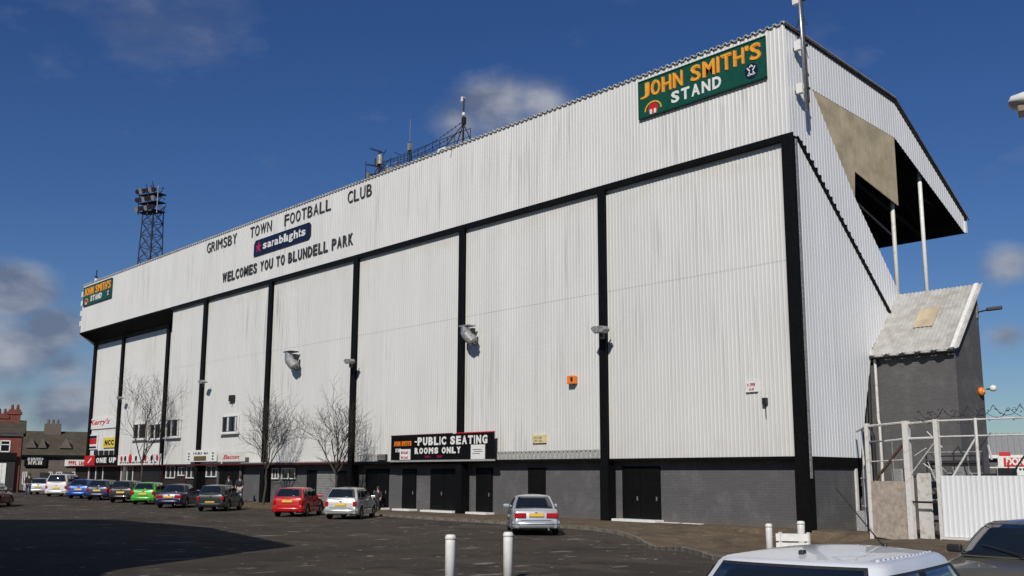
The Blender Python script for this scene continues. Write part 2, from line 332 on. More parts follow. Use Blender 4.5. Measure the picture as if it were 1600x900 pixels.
# kerb stones, one by one
ks = None; x = -30.
while x < 9:
    x2 = x
    while math.hypot(x2-x, KL(x2)-KL(x)) < .93: x2 += .02
    a = Vector((x, KL(x)-.07, G(x, KL(x)-.07))); b_ = Vector((x2, KL(x2)-.07, G(x2, KL(x2)-.07))); d = b_-a
    if ks is None: ks = MB().box((.008, -.07, -.1), (.912, .07, .125)).build('kerb_stone', m_kerb, pave, bevel=.012)
    else: k2 = ks.copy(); sc.collection.objects.link(k2); k2.parent = pave
    o = ks if x == -30. else k2
    o.location = a+Vector((0, 0, random.uniform(-.012, .012))); o.rotation_euler = (random.uniform(-.02, .02), -math.atan2(d.z, math.hypot(d.x, d.y)), math.atan2(d.y, d.x)+random.uniform(-.01, .01))
    x = x2
# ------------------------------------------------------------------ grandstand
ZT, ZF, ZS, ZC = 20.2, 15.62, 10.65, 2.84; XL = -81.1; XS = -59.5; RY = 1.46
stand = thing('football_grandstand', (0, 0, 0), 'huge white corrugated metal football grandstand with black columns', 'grandstand')
cols = [.15-10.52*k for k in range(8)]+[-73.7, XL+.1]
cols = [.02, -10.33, -20.95, -31.62, -42.6, -53.05, -63.4, -73.6, XL+.25]
# solid bodies behind the sheets
DIAG = [(.3, 14.9), (.3, 2.9), (3.75, 2.9), (5.05, 7.35), (6.7, 8.95)]
MB().prism([(.12, 15.55), (.12, 2.86), (3.75, 2.86), (5.05, 7.35), (6.75, 9.0)], XS, -.08).build('wall_core', m_dark, stand)
MB().prism([(RY+.12, 14.6), (RY+.12, 2.86), (3.75, 2.86), (5.05, 7.35), (6.75, 9.0)], XL+.05, XS-.01).build('wall_core', m_dark, stand)
MB().prism([(0, ZF+.05), (0, ZT-.25), (.5, ZT-.3), (1.7, 17.8), (7.7, 9.9), (6.9, 9.15), (.4, 15.5)], XL+.05, -.08).build('terrace_deck', m_dark, stand)
MB().prism([(.38, -.6), (.38, 2.845), (3.4, 2.845), (3.4, -.6)], XL+.1, -.12).build('plinth_wall', m_gbrick, stand)
# cladding sheets between columns, two rows
for k in range(len(cols)-1):
    a, b_ = cols[k+1], cols[k]
    rec = b_ < XS
    spans = [(a, b_, RY if rec else 0.)]
    if a < XS < b_: spans = [(XS, b_, 0.), (a, XS, RY)]
    for (s0, s1, y) in spans:
        top = 14.95 if y else ZF-.02
        corr((0, y-.0, 0), (1, 0, 0), (0, -1, 0), s0, s1, ZC, ZS, .2, .013).build('cladding_panel', m_clad, stand)
        corr((0, y-.010, 0), (1, 0, 0), (0, -1, 0), s0, s1, ZS-.12, top, .2, .013).build('cladding_panel', m_clad, stand)
MB().box((XS-.06, -.05, ZC), (XS+.04, RY, ZF)).build('return_panel', m_clad, stand)
# lower galvanised strip on the middle bays
for s0, s1 in ((-20.6, -10.7), (-31.3, -28.4)): corr((0, -.045, 0), (1, 0, 0), (0, -1, 0), s0+.0, s1, ZC+.02, ZC+.42, .3, .034).build('patch_strip', m_strip, stand)
bm_ = MB(); x = -20.4
while x < -10.8:
    bm_.lathe([(.03, 0), (.025, .02)], n=6, M=Matrix.Translation((x, -.085, ZC+.36)) @ Matrix.Rotation(math.pi/2, 4, 'X')); x += .3
bm_.build('bolt_row', m_trim, stand)['kind'] = 'stuff'
# fascia
xf = XL
while xf < -.2:
    x2 = xf+5.074; corr((0, -.20, 0), (1, 0, 0), (0, -1, 0), xf, x2, ZF, ZT+.06, .2, .014).build('fascia_panel', m_fascia, stand); xf = x2
MB().box((XL, -.19, ZF+.02), (-.01, -.02, ZT-.1)).build('fascia_frame', m_dark, stand)
MB().box((XS, -.27, ZF-.25), (.05, -.03, ZF-.005)).build('black_flashing_and_shade', m_black, stand)
MB().box((XS, -.135, ZC-.10), (.02, .54, ZC-.004)).build('black_flashing_and_shade', m_black, stand)  # black strip stands in for the shadow line below the cladding base
MB().prism([(-.27, ZF-.01), (-.27, ZF-.16), (RY-.05, 14.62), (RY+.1, 14.75), (.1, ZF-.01)], XL, XS-.005).build('soffit', m_blackm, stand)
# thin maroon ledge over the shops and doors
MB().box((XL+.3, -.42, ZC-.12), (-31.9, .52, ZC-.012)).build('ledge', m_mar, stand)
MB().box((-45.5, -.46, ZC-.01), (-31.9, -.05, ZC+.05)).build('ledge_flashing', m_strip, stand)
MB().box((-31.3, -.34, ZC-.16), (-21.3, .52, ZC-.105)).build('ledge', m_blackm, stand)
# end wall facing +X
n_ = (1, 0, 0)
dg = pw([(0, ZF-.0), (.3, ZF), (.75, 15.46), (6.9, 9.04), (7.9, 9.0)])
lowr = pw([(0, ZC), (3.93, ZC-.02), (5.25, 7.37), (6.9, 9.02)])
corr((0, 0, 0), (0, 1, 0), n_, .0, 6.9, lowr, lambda y: dg(y)-.02, .2, .012).build('end_wall_panel', m_end, stand)
corr((.03, 0, 0), (0, 1, 0), n_, -.2, 1.68, lambda y: dg(max(0, y))-.02, pw([(-.2, ZT-.03), (1.68, ZT-.145)]), .2, .012).build('end_wall_panel', m_end, stand)
corr((.03, 0, 0), (0, 1, 0), n_, 1.68, 7.81, pw([(1.68, dg(1.68)), (6.9, 9.04), (7.81, 9.97)]), pw([(1.68, 17.94), (4.55, 13.78), (7.81, 9.99)]), .2, .012).build('end_wall_panel', m_end, stand)
RT_ = pw([(-.3, ZT), (0, ZT), (8.32, 19.0), (14.54, 14.43)])
corr((.03, 0, 0), (0, 1, 0), n_, 1.68, 14.45, pw([(1.68, 17.94), (8.2, 17.28), (14.45, 13.75)]), lambda y: RT_(y)+.085, .2, .012).build('gable_panel', m_end, stand)
MB().box((-.16, 1.6, 17.3), (-.10, 8.1, 17.32)).build('rail', m_dark, stand)
# brown wind shield boards
for i in range(6):
    y0 = 1.68+i*1.087; y1 = y0+1.075
    lo = pw([(1.68, 17.94), (4.55, 13.78), (4.67, 14.99), (8.2, 14.08)]); hi = pw([(1.68, 17.96), (8.2, 17.30)])
    ys = [y0]+[v for v in (4.55, 4.67) if y0 < v < y1]+[y1]
    mb = MB(); vs = [(.0, v, lo(v)) for v in ys]+[(.0, v, hi(v)) for v in reversed(ys)]
    mb.add(vs, [tuple(range(len(vs)))]).build('shield_board', m_brown, stand, solid=.05)
# black diagonal flashing with serrated sheet ends
mb = MB(); mb.bar((.07, .35, 15.60), (.07, 6.95, 8.94), .08, .10); mb.build('diagonal_flashing', m_black, stand)
mb = MB(); y = .6
while y < 6.8:
    z = dg(y); mb.box((.03, y, z-.16), (.10, y+.10, z-.03)); y += .25
mb.build('sheet_end_row', m_black, stand)['kind'] = 'stuff'
# plinth end: brick and black strip painting in the shade under the cladding, pipe
MB().box((-.10, .0, ZC-.45), (.05, 3.95, ZC-.02)).build('black_flashing_and_shade', m_blackm, stand)
MB().prism([(.40, -.6), (.40, ZC-.44), (3.42, ZC-.44), (3.42, -.6)], -.30, -.02).build('end_plinth_wall', m_gbrick, stand)
MB().box((-.05, 3.42, -.2), (.06, 3.55, ZC-.45)).build('white_post', m_whited, stand)
# roof
MB().prism([(-.12, ZT+.0), (-.12, ZT+.05), (8.32, 19.12), (14.60, 14.52), (14.60, 14.42), (8.30, 19.0), (0, ZT-.02)], XL-.1, .10).build('roof_deck', m_dark, stand)
def roofsheet(y0, z0, y1, z1, name):
    u = Vector((1, 0, 0)); mb = MB(); rows = [[], []]; x = XL-.15
    while x < .2:
        for fr, d in ((0, 0), (.45, 0), (.6, 1), (.9, 1)):
            xx = min(x+fr*.36, .13)
            for r, (y, z) in zip(rows, ((y0, z0), (y1, z1))): r.append((xx, y, z+d*.09))
        x += .36
    mb.grid(rows); return mb.build(name, m_roofs, stand, solid=.03)
roofsheet(-.30, ZT+.075, 8.32, 19.14, 'roof_sheet'); roofsheet(8.30, 19.17, 14.75, 14.46, 'roof_sheet')
MB().bar((.145, -.28, ZT+.10), (.145, 8.32, 19.16), .03, .07).build('verge_flashing', m_vg, stand)
MB().bar((.145, 8.32, 19.16), (.145, 14.70, 14.48), .03, .07).build('verge_flashing', m_vg, stand)
MB().box((XL, 14.46, 13.80), (.02, 14.58, 14.40)).build('eave_fascia', m_dark, stand)
MB().box((.02, 14.40, 13.80), (.09, 14.60, 14.38)).build('eave_end', m_end, stand)
for k in range(9):   # roof trusses under the deck
    x = -2.0-k*9.8; mb = MB(); mb.bar((x, .6, 19.6), (x, 8.3, 18.6), .12, .25); mb.bar((x, 8.3, 18.6), (x, 14.4, 14.1), .12, .25); mb.bar((x, 1.7, 17.3), (x, 14.2, 13.9), .1, .16)
    for q in range(6): mb.bar((x, 2+q*2, 17.2-q*.55), (x, 3+q*2, 19.2-max(0, q-2)*1.25), .07, .07)
    mb.build('roof_truss', m_dark, stand)
for (px, pt, pb, mm) in ((1437, 285, 0, m_white), (1394, 318, 0, m_whited)):
    P = atX(px, pt, -.25); MB().tube((-.25, P.y, 7.8), (-.25, P.y, P.z+2.2), .095, n=10).build('roof_post', mm, stand, smooth=True)
mb = MB(); a = atX(1335, 318, -1.5); mb.tube(atX(1337, 315, -1.2), atX(1392, 366, -1.2), .05); mb.tube(atX(1440, 310, -1), atX(1480, 333, -1), .03); mb.build('tie_rod', m_alu, stand)
# columns: H sections
for k, x in enumerate(cols):
    y0 = -.30 if x > XS else RY-.28; hw = .235 if k else .28; zt = ZF-.02 if x > XS else 14.9
    if x > XS or True:
        mb = MB(); ft = .05
        zb = -.6
        mb.box((x-hw, y0, zb), (x+hw, y0+ft, zt)); mb.box((x-.04, y0+ft, zb), (x+.04, y0+.60, zt))
        # boxed foot
        mb.box((x-hw-.02, y0-.02, zb), (x+hw+.02, y0+.40, 2.55 if k < 4 else 2.3))
        mb.build('column', m_black, stand)
MB().box((.36, -.26, 2.0), (.40, -.14, 15.3)).build('column_pipe', m_grey, stand)
MB().box((XL-.02, -.1, ZF), (XL+.02, 8, ZT-.3)).build('end_wall_panel', m_end, stand)
MB().prism([(-.2, ZF-.2), (-.2, ZT), (8.3, 19.), (14.4, 14.4), (14.4, 13.9), (7, 17.5), (7.8, 10.)], XL+.0, XL+.05).build('end_wall_panel', m_end, stand)
# white ladder-like brackets on left fascia edge
for z in (16.3, 17.3, 18.3, 19.2): MB().box((XL-.35, -.25, z), (XL-.02, -.05, z+.5)).build('edge_bracket', m_white, stand)
# ---- ground floor openings
YB = .38
def opening(x0p, x1p, yt, yb, name='door', mm=None, depth=.10, sill=True, frame=False, slats=0):
    a = atY(x0p, yt, YB); b_ = atY(x1p, yb, YB); z0, z1 = b_.z, a.z
    if name == 'door': z0 = .02
    d = MB().box((a.x, YB-.05, z0), (b_.x, YB+.04, z1)).build(name, mm or m_blackm, stand)
    if slats:
        for i in range(slats):
            zz = z0+(z1-z0)*i/slats; MB().box((a.x+.03, YB-.085, zz+.01), (b_.x-.03, YB-.055, zz+(z1-z0)/slats-.012)).build('slat', mm, d)
    elif name == 'door':
        n = max(1, round((b_.x-a.x)/1.2))
        for i in range(n):
            w_ = (b_.x-a.x)/n; MB().box((a.x+i*w_+.04, YB-.09, z0+.05), (a.x+(i+1)*w_-.04, YB-.055, z1-.06)).build('door_leaf', m_black, d, bevel=.01)
            MB().box((a.x+(i+.85)*w_-.02, YB-.13, 1.0), (a.x+(i+.85)*w_+.03, YB-.092, 1.18)).build('handle', m_alu, d)
    if sill: MB().box((a.x-.15, -.25, .06), (b_.x+.15, YB-.02, .20)).build('door_sill', m_white, stand, bevel=.01)
    if frame:
        t = .07; mb = MB(); mb.box((a.x-t, YB-.12, z1), (b_.x+t, YB-.06, z1+t)); mb.box((a.x-t, YB-.14, z0-t), (b_.x+t, YB-.06, z0)); mb.box((a.x-t, YB-.12, z0), (a.x, YB-.06, z1)); mb.box((b_.x, YB-.12, z0), (b_.x+t, YB-.06, z1)); mb.build('frame', m_white, d)
        MB().box(((a.x+b_.x)/2-.03, YB-.11, z0), ((a.x+b_.x)/2+.03, YB-.06, z1)).build('glazing_bar', m_white, d)
    return d
opening(973, 1034, 729, 818); opening(745, 770, 731, 810); opening(674, 718, 733, 806); opening(630, 650, 733, 802); opening(573, 607, 733, 800)
opening(826, 853, 731, 772, 'window_board', m_blackm, sill=False)
opening(481, 495, 735, 790, sill=False); opening(497, 525, 736, 792, 'roller_shutter', mat('shutter_grey', (.27, .27, .26), .6, .1), sill=False, slats=14)
opening(529, 557, 736, 792, sill=False)
for a, b_ in ((428, 436), (443, 462)): opening(a, b_, 733, 747, 'window', m_glass, sill=False, frame=True)
# dark shop frontage to the left
a = atY(378, 735, YB).x
MB().box((XL+.4, YB-.20, 0), (a, YB-.01, ZC-.13)).build('shop_frontage', mat('dark_frontage', (.035, .025, .024), .5, 0, .3, 3), stand)
YB = .18
for a, b_, t, bt in ((262, 274, 729, 746), (281, 290, 731, 742), (294, 307, 729, 746), (325, 339, 729, 744)): opening(a, b_, t, bt, 'window', m_glass, sill=False, frame=True)
opening(141, 160, 729, 768, 'shop_window', m_glass, sill=False, frame=True); opening(192, 207, 729, 768, 'shop_window', m_glass, sill=False, frame=True)
opening(164, 186, 729, 768, 'door', m_black, sill=False); opening(220, 252, 729, 768, 'roller_shutter', m_trim, sill=False, slats=12); opening(309, 320, 729, 770, 'door', m_black, sill=False); opening(345, 372, 729, 790, 'door', m_black, sill=False)
P = atY(183, 768, YB)
# awnings poles / frontage posts
for px in (190, 256, 291, 342, 377): X = atY(px, 740, YB).x; MB().box((X-.09, YB-.12, 0), (X+.09, YB-.02, ZC-.14)).build('pilaster', m_mar if px < 300 else m_gbrick, stand)
for a, b_ in ((1036, 1062), (1068, 1098)): p = atY(a, 821, .2); q = atY(b_, 824, .2); MB().box((p.x, .08, .04), (q.x, .30, .13)).build('base_plank', m_whited, stand, bevel=.01)
# upper barred windows
for a, b_, t, bt, Y in ((350, 373, 652, 674, 0), (211, 232, 664, 684, RY), (237, 255, 664, 684, RY), (263, 282, 657, 681, 0)):
    p = atY(a, t, Y); q = atY(b_, bt, Y); fr = MB()
    for bx in (((p.x-.08, q.z-.08), (q.x+.08, q.z)), ((p.x-.08, p.z), (q.x+.08, p.z+.08)), ((p.x-.08, q.z), (p.x, p.z)), ((q.x, q.z), (q.x+.08, p.z))):
        fr.box((bx[0][0], Y-.16, bx[0][1]), (bx[1][0], Y-.04, bx[1][1]))
    o = fr.build('window', m_white, stand); MB().box((p.x, Y-.09, q.z), (q.x, Y-.05, p.z)).build('pane', m_glass, o); MB().box((p.x-.2, Y-.28, q.z-.18), (q.x+.2, Y-.05, q.z-.085)).build('sill', m_whited, o)
    n = 4
    for i in range(n): xx = p.x+(q.x-p.x)*(i+.5)/n; MB().box((xx-.12, Y-.13, q.z+.05), (xx+.10, Y-.10, p.z-.05)).build('blind_slat', m_whited if i % 2 else m_trim, o)
# small wall items
def wallitem(name, px0, py0, px1, py1, mm, label, cat, Y=0., d=.1, group=None, bevel=.0):
    p = atY(px0, py0, Y); q = atY(px1, py1, Y); t = thing(name, (p.x, Y-.04, q.z), label, cat, 0, group)
    MB().box((0, -d, 0), (q.x-p.x, 0, p.z-q.z)).build('board' if d < .15 else 'casing', mm, t, bevel=bevel); t['w'] = q.x-p.x; t['h'] = p.z-q.z; t['d'] = d
    return t, q.x-p.x, p.z-q.z
t, w_, h_ = wallitem('alarm_box', 893, 588, 903, 600, m_orange, 'orange alarm box fixed high on the white wall', 'alarm', d=.28, bevel=.03); MB().box((w_*.65, -.31, h_*.3), (w_*.95, -.283, h_*.8)).build('cover_vent', m_trim, t)
t, w_, h_ = wallitem('wall_notice', 1167, 597, 1186, 612, m_white, 'small white notice with red print high on right bay', 'notice', d=.06); marks(t, .1, -.062, h_*.55, w_-.2, h_*.28, m_red, 6); marks(t, .15, -.062, h_*.15, w_-.3, h_*.2, m_red, 11)
t, w_, h_ = wallitem('junction_box', 1195, 622, 1201, 632, m_trim, 'tiny dark junction box below the white notice', 'junction box', d=.16); MB().tube((w_/2, -.05, 0), (w_/2, -.05, -.5), .02).build('cable', m_trim, t)
t, w_, h_ = wallitem('yellow_notice', 834, 680, 855, 692, mat('pale_yellow', (.72, .62, .28), .5), 'pale yellow notice above the galvanised strip and silver saloon', 'notice', d=.06); marks(t, .1, -.062, h_*.5, w_-.2, h_*.3, m_strip, 7); marks(t, .1, -.062, h_*.12, w_-.2, h_*.28, m_strip, 7)
t, w_, h_ = wallitem('wall_vent', 593, 710, 606, 719, m_trim, 'small square vent left of the black banner', 'vent', d=.12)
for i in range(3): MB().box((.04, -.14, .03+i*h_/3), (w_-.04, -.122, .03+(i+.6)*h_/3)).build('louvre', m_grey, t)
t, w_, h_ = wallitem('wall_sensor', 362, 618, 368, 627, m_trim, 'tiny dark sensor above the barred window', 'sensor', d=.2); MB().tube((w_/2, -.1, 0), (w_/2, -.25, -.15), .05).build('lens', m_trim, t)
# ------------------------------------------------------------------ big signs
def emblem_club(t, cx, cz, r, y):
    MB().lathe([(r, 0), (r, .012)], n=24, M=Matrix.Translation((cx, y, cz)) @ Matrix.Rotation(math.pi/2, 4, 'X')).build('club_crest', m_navy, t)
    for sx, sz, ex, ez in ((-.6, .5, -.2, .0), (.6, .5, .2, .0), (-.55, -.45, .55, -.45), (0, .75, -.25, .45), (0, .75, .25, .45), (-.3, -.1, -.3, -.6), (.3, -.1, .3, -.6)):
        MB().bar((cx+sx*r, y-.02, cz+sz*r), (cx+ex*r, y-.02, cz+ez*r), .015, r*.16).build('crest_stripe', m_white, t)
def js_sign(x0, x1, z0, z1, label, sub):
    t = thing('stand_name_sign', (x0, -.27, z0), label, 'sign', 0); W_, H_ = x1-x0, z1-z0
    MB().box((0, -.06, 0), (W_, 0, H_)).build('board', m_green, t)
    mb = MB(); e = .04
    for a_, c_ in (((0, 0), (W_, e)), ((0, H_-e), (W_, H_)), ((0, 0), (e, H_)), ((W_-e, 0), (W_, H_))): mb.box((a_[0]-.01, -.085, a_[1]-.01), (c_[0]+.01, -.062, c_[1]+.01))
    mb.build('edge_frame', mat('sign_edge', (.004, .05, .03), .4), t)
    # letters: deep orange backs, golden fronts
    word(t, "JOHN SMITH'S", .10, -.062, H_*.50, W_*.965, H_*.40, m_orange, .03, .02, 0)
    word(t, "JOHN SMITH'S", .06, -.084, H_*.51, W_*.965, H_*.40, m_yel, .0, .014, 0, name='letter_front')
    word(t, sub, W_*.27, -.062, H_*.13, W_*.41, H_*.30, m_white, .035, .02)
    # little arched brewery emblem at the left, club crest at the right
    cx, cz, R_ = W_*.125, H_*.14, H_*.22; mb = MB()
    for i in range(10):
        a0, a1 = math.pi*i/10, math.pi*(i+1)/10; mb.bar((cx+R_*math.cos(a0)*1.2, -.075, cz+R_*math.sin(a0)), (cx+R_*math.cos(a1)*1.2, -.075, cz+R_*math.sin(a1)), .02, .07)
    mb.build('arch_emblem', m_yel, t)
    MB().lathe([(R_*.7, 0), (R_*.7, .015)], n=18, M=Matrix.Translation((cx, -.062, cz+R_*.15)) @ Matrix.Rotation(math.pi/2, 4, 'X')).build('emblem_disc', m_red, t)
    for dx in (-.12, .12): MB().box((cx+dx-.06, -.1, cz-R_*.45), (cx+dx+.06, -.078, cz+R_*.1)).build('emblem_mark', m_white, t)
    emblem_club(t, W_*.895, H_*.27, H_*.19, -.062); return t
js_sign(-7.80, -.78, 18.20, 20.0, 'large green sign with orange lettering at the corner end of the white fascia', 'STAND')
js_sign(-80.6, -73.2, 18.15, 20.0, 'distant green sign with orange lettering at far left end of fascia', 'STAND')
t = thing('club_name_lettering', (-53.4, -.245, 19.15), 'black capital letters spelling the club name along the upper fascia', 'lettering')
for s_, a, b_ in (('GRIMSBY', -53.4, -48.2), ('TOWN', -46.2, -42.8), ('FOOTBALL', -41.1, -34.8), ('CLUB', -32.9, -30.0)): word(t, s_, a+53.4, 0, 0, b_-a, .78, m_faded, .0, .03)
t = thing('welcome_lettering', (-50.4, -.245, 16.38), 'bold black capitals welcoming visitors along the lower fascia', 'lettering')
word(t, 'WELCOMES YOU TO BLUNDELL PARK', 0, 0, 0, 18.4, .74, m_faded, .03, .03)
t = thing('sponsor_sign', (-45.35, -.245, 17.62), 'dark rectangular sponsor sign with pink star and white word between the two lines of lettering', 'sign')
mb = MB(); mb.prism([(0, .0), (7.75, 0), (8.0, .2), (8.0, 1.0), (7.8, 1.16), (.25, 1.16), (0, .9)], -.05, 0, 'Y'); mb.build('board', m_navy, t, fixn=True)
mb = MB(); st = []
for i in range(10): r_ = .46 if i % 2 == 0 else .2; a_ = math.pi/2+i*math.pi/5; st.append((.75+r_*math.cos(a_), .58+r_*math.sin(a_)))
mb.prism(st, -.075, -.052, 'Y').build('star', m_mag, t, fixn=True)
word(t, 'sarablights', 1.35, -.052, .34, 6.1, .58, m_white, .025, .02)
# lower black banner
p = atY(611, 682, -.5); q = atY(771, 717, -.5); bx, bw, bh = p.x, q.x-p.x, p.z-q.z
t = thing('matchday_banner', (bx, -.42, q.z), 'long black banner sign with white and orange words above the black doors', 'sign')
MB().box((0, -.06, 0), (bw, 0, bh)).build('board', m_black, t); mb = MB(); mb.box((-.03, -.08, bh), (bw*.62, .0, bh+.05)); mb.build('top_frame', m_mar, t); MB().box((bw*.66, -.08, bh), (bw+.03, .0, bh+.05)).build('top_frame', m_red, t)
MB().box((-.05, -.10, -.10), (bw+.05, .0, -.01)).build('bottom_frame', m_strip, t)
word(t, "JOHN SMITH'S", bw*.03, -.062, bh*.58, bw*.19, bh*.2, m_orange, .04, .015); word(t, 'STAND', bw*.05, -.062, bh*.33, bw*.06, bh*.15, m_white, .04, .015)
word(t, '-PUBLIC SEATING', bw*.25, -.062, bh*.58, bw*.70, bh*.33, m_white, .05, .015); word(t, 'ROOMS ONLY', bw*.25, -.062, bh*.24, bw*.46, bh*.25, m_white, .06, .015)
MB().box((bw*.10, -.085, bh*.02), (bw*.21, -.064, bh*.45)).build('poster', m_white, t); marks(t, bw*.115, -.087, bh*.25, bw*.08, bh*.12, m_mag, 5); marks(t, bw*.115, -.087, bh*.06, bw*.08, bh*.1, m_red, 5)
MB().box((bw*.80, -.085, bh*.0), (bw*.925, -.064, bh*.55)).build('poster', m_white, t)
for a, b_, z in ((.815, .9, .35), (.83, .91, .28), (.815, .88, .2)): MB().box((bw*a, -.09, bh*z), (bw*b_, -.087, bh*(z+.03))).build('print_line', m_grey, t)
marks(t, bw*.36, -.062, bh*.08, bw*.07, bh*.09, m_mag, 8); marks(t, bw*.47, -.062, bh*.08, bw*.06, bh*.09, m_mag, 6)
MB().box((bw*.69-.27, .05, -.2), (bw*.69+.27, .13, 0)).build('bracket', m_black, t)
# shop signs at the left
def flat(name, x0, y0, x1, y1, Y, mm, label, cat='sign', d=.08):
    p = atY(x0, y0, Y); q = atY(x1, y1, Y); t = thing(name, (p.x, Y, q.z), label, cat); MB().box((0, -d, 0), (q.x-p.x, 0, p.z-q.z)).build('board', mm, t, bevel=.01); return t, q.x-p.x, p.z-q.z, -d-.002
t, W_, H_, y = flat('cafe_sign', 141, 655, 181, 668, RY-.05, m_white, 'white sign with red handwritten word high at far left of stand'); line(t, "Kerry's", .3, y, .25, W_*.75, H_*.65, m_red, .02, .012, .3)
t, W_, H_, y = flat('emblem_sign', 141, 679, 152, 702, RY-.05, m_white, 'small upright sign with red and blue emblem under the handwritten sign'); MB().box((.15, y-.02, H_*.35), (W_-.15, y, H_*.7)).build('emblem_block', m_red, t); MB().box((.15, y-.02, H_*.72), (W_-.15, y, H_*.9)).build('emblem_block', m_navy, t); MB().box((.15, y-.02, H_*.08), (W_-.15, y, H_*.2)).build('emblem_block', m_trim, t)
t, W_, H_, y = flat('yellow_sign', 163, 684, 183, 699, RY-.05, m_gold2, 'bright yellow sign with black letters above the takeaway'); word(t, 'NCC', .4, y, H_*.25, W_*.7, H_*.5, m_black, .05)
for i in range(4):
    t, W_, H_, y = flat('small_plaque', 148+i*8, 704, 153+i*8, 711, RY-.05, m_trim, ['small dark plaque above the takeaway, leftmost of four', 'small dark plaque above the takeaway, second from left of four', 'small dark plaque above the takeaway, third from left of four', 'small dark plaque above the takeaway, rightmost of four'][i]); t['group'] = 'small plaques over the takeaway'
t, W_, H_, y = flat('takeaway_sign', 134, 712, 185, 727, -.35, m_black, 'black shop fascia sign with white letters and red square logo'); MB().box((.05, y-.02, .02), (W_*.32, y, H_-.02)).build('logo_panel', m_red, t); mb = MB(); cz = H_/2
MB().bar((W_*.12, y-.03, H_*.25), (W_*.22, y-.03, H_*.7), .02, .15).build('logo_mark', m_white, t); word(t, 'ONE UP', W_*.36, y, H_*.25, W_*.6, H_*.5, m_white, .06)
t, W_, H_, y = flat('menu_sign', 186, 711, 252, 726, -.35, m_white, 'long white shop sign with red and black pictures behind the tree')
for i, (a, mm) in enumerate(((.05, m_red), (.14, m_trim), (.26, m_red), (.40, m_trim), (.62, m_red), (.76, m_black), (.88, m_red))): MB().lathe([(.24 if i != 2 else .4, 0), (.24, .02)], n=10, M=Matrix.Translation((W_*a+.4, y, H_*.62)) @ Matrix.Rotation(math.pi/2, 4, 'X')).build('picture_spot', mm, t); 
marks(t, W_*.06, y, H_*.14, W_*.86, H_*.18, m_mar, 20)
t, W_, H_, y = flat('plaque_board', 293, 704, 339, 721, -.45, m_white, 'white panel with small gold plaque over the shop windows'); MB().box((W_*.28, y-.03, H_*.1), (W_*.68, y, H_*.48)).build('gold_plaque', mat('dull_gold', (.20, .14, .04), .4, .3), t); marks(t, W_*.2, y, H_*.62, W_*.55, H_*.2, m_trim, 11)
for a in (.07, .87):
    for z in (.15, .4, .65): MB().box((W_*a, y-.015, H_*z), (W_*a+.25, y, H_*(z+.12))).build('print_mark', m_trim, t)
t, W_, H_, y = flat('script_sign', 342, 707, 383, 721, -.45, m_whited, 'off white sign with red handwritten word right of gold plaque'); line(t, 'Bacon', W_*.22, y, H_*.28, W_*.6, H_*.45, m_red, .015, .012, .3)
# ------------------------------------------------------------------ wall lamps
def lamp(px, py, Y, size, label, kind='flat', side=-1):
    p = atY(px, py, Y-.7); t = thing('wall_floodlight', (p.x, Y-.32, p.z), label, 'floodlight', 0, None); s = size
    if kind == 'flat':
        mb = MB(); mb.tube((0, 0, 0), (0, -.45*s, .05*s), .045*s); mb.build('arm', m_trim, t)
        h = MB(); h.prism([(-.5*s, .10*s), (-.30*s, -.14*s), (.30*s, -.14*s), (.42*s, .0), (.30*s, .16*s), (-.35*s, .2*s)], -.75*s, -.35*s, 'Y'); h.build('lamp_head', m_grey, t, fixn=True, bevel=.02*s)
        MB().box((-.27*s, -.70*s, -.165*s), (.27*s, -.4*s, -.145*s)).build('lamp_glass', m_head, t); MB().box((-.12*s, -.5*s, -.42*s), (.05*s, -.3*s, -.168*s)).build('control_box', m_trim, t)
    else:
        MB().box((-.55*s, -.6*s, .50*s), (.35*s, .05*s, .57*s)).build('hood_plate', m_trim if kind == 'dark' else m_grey, t)
        M_ = Matrix.Translation((.12*s, -.35*s, -.12*s)) @ Matrix.Rotation(math.radians(-42), 4, 'Y') @ Matrix.Rotation(math.radians(12), 4, 'X')
        MB().lathe([(.27*s, -.02*s), (.28*s, .1*s), (.27*s, .50*s)], (-.2*s, -.35*s, 0), 16).build('lamp_collar', m_alu, t, smooth=False, bevel=.01)
        h = MB(); h.lathe([(.18*s, -.62*s), (.31*s, -.54*s), (.36*s, -.30*s), (.36*s, .15*s), (.30*s, .34*s)], n=16, M=M_); h.build('lamp_housing', m_grey, t, smooth=False, bevel=.02)
        MB().lathe([(.12*s, -.80*s), (.16*s, -.63*s)], n=10, M=M_).build('lamp_neck', m_trim, t); MB().tube((0, 0, .3*s), (0, -.35*s, .3*s), .06*s).build('arm', m_trim, t); MB().box((.30*s, -.35*s, -.1*s), (.5*s, -.1*s, .35*s)).build('ballast_box', m_trim, t)
    return t
lamp(728, 522, -.05, .85, 'big grey bell shaped floodlight on the column above the black banner', 'bell'); lamp(453, 562, .05, 1.0, 'big grey drum floodlight with dark hood on white wall near pink star sign', 'dark')
lamp(942, 516, -.1, .95, 'grey floodlight on the tall black column above the silver saloon'); lamp(548, 565, -.1, .85, 'grey floodlight on the black column behind the right tree'); lamp(317, 597, -.1, .8, 'grey floodlight on the black column left of the barred window'); lamp(188, 622, RY-.1, .8, 'far left grey floodlight on a thin black column behind the left tree')
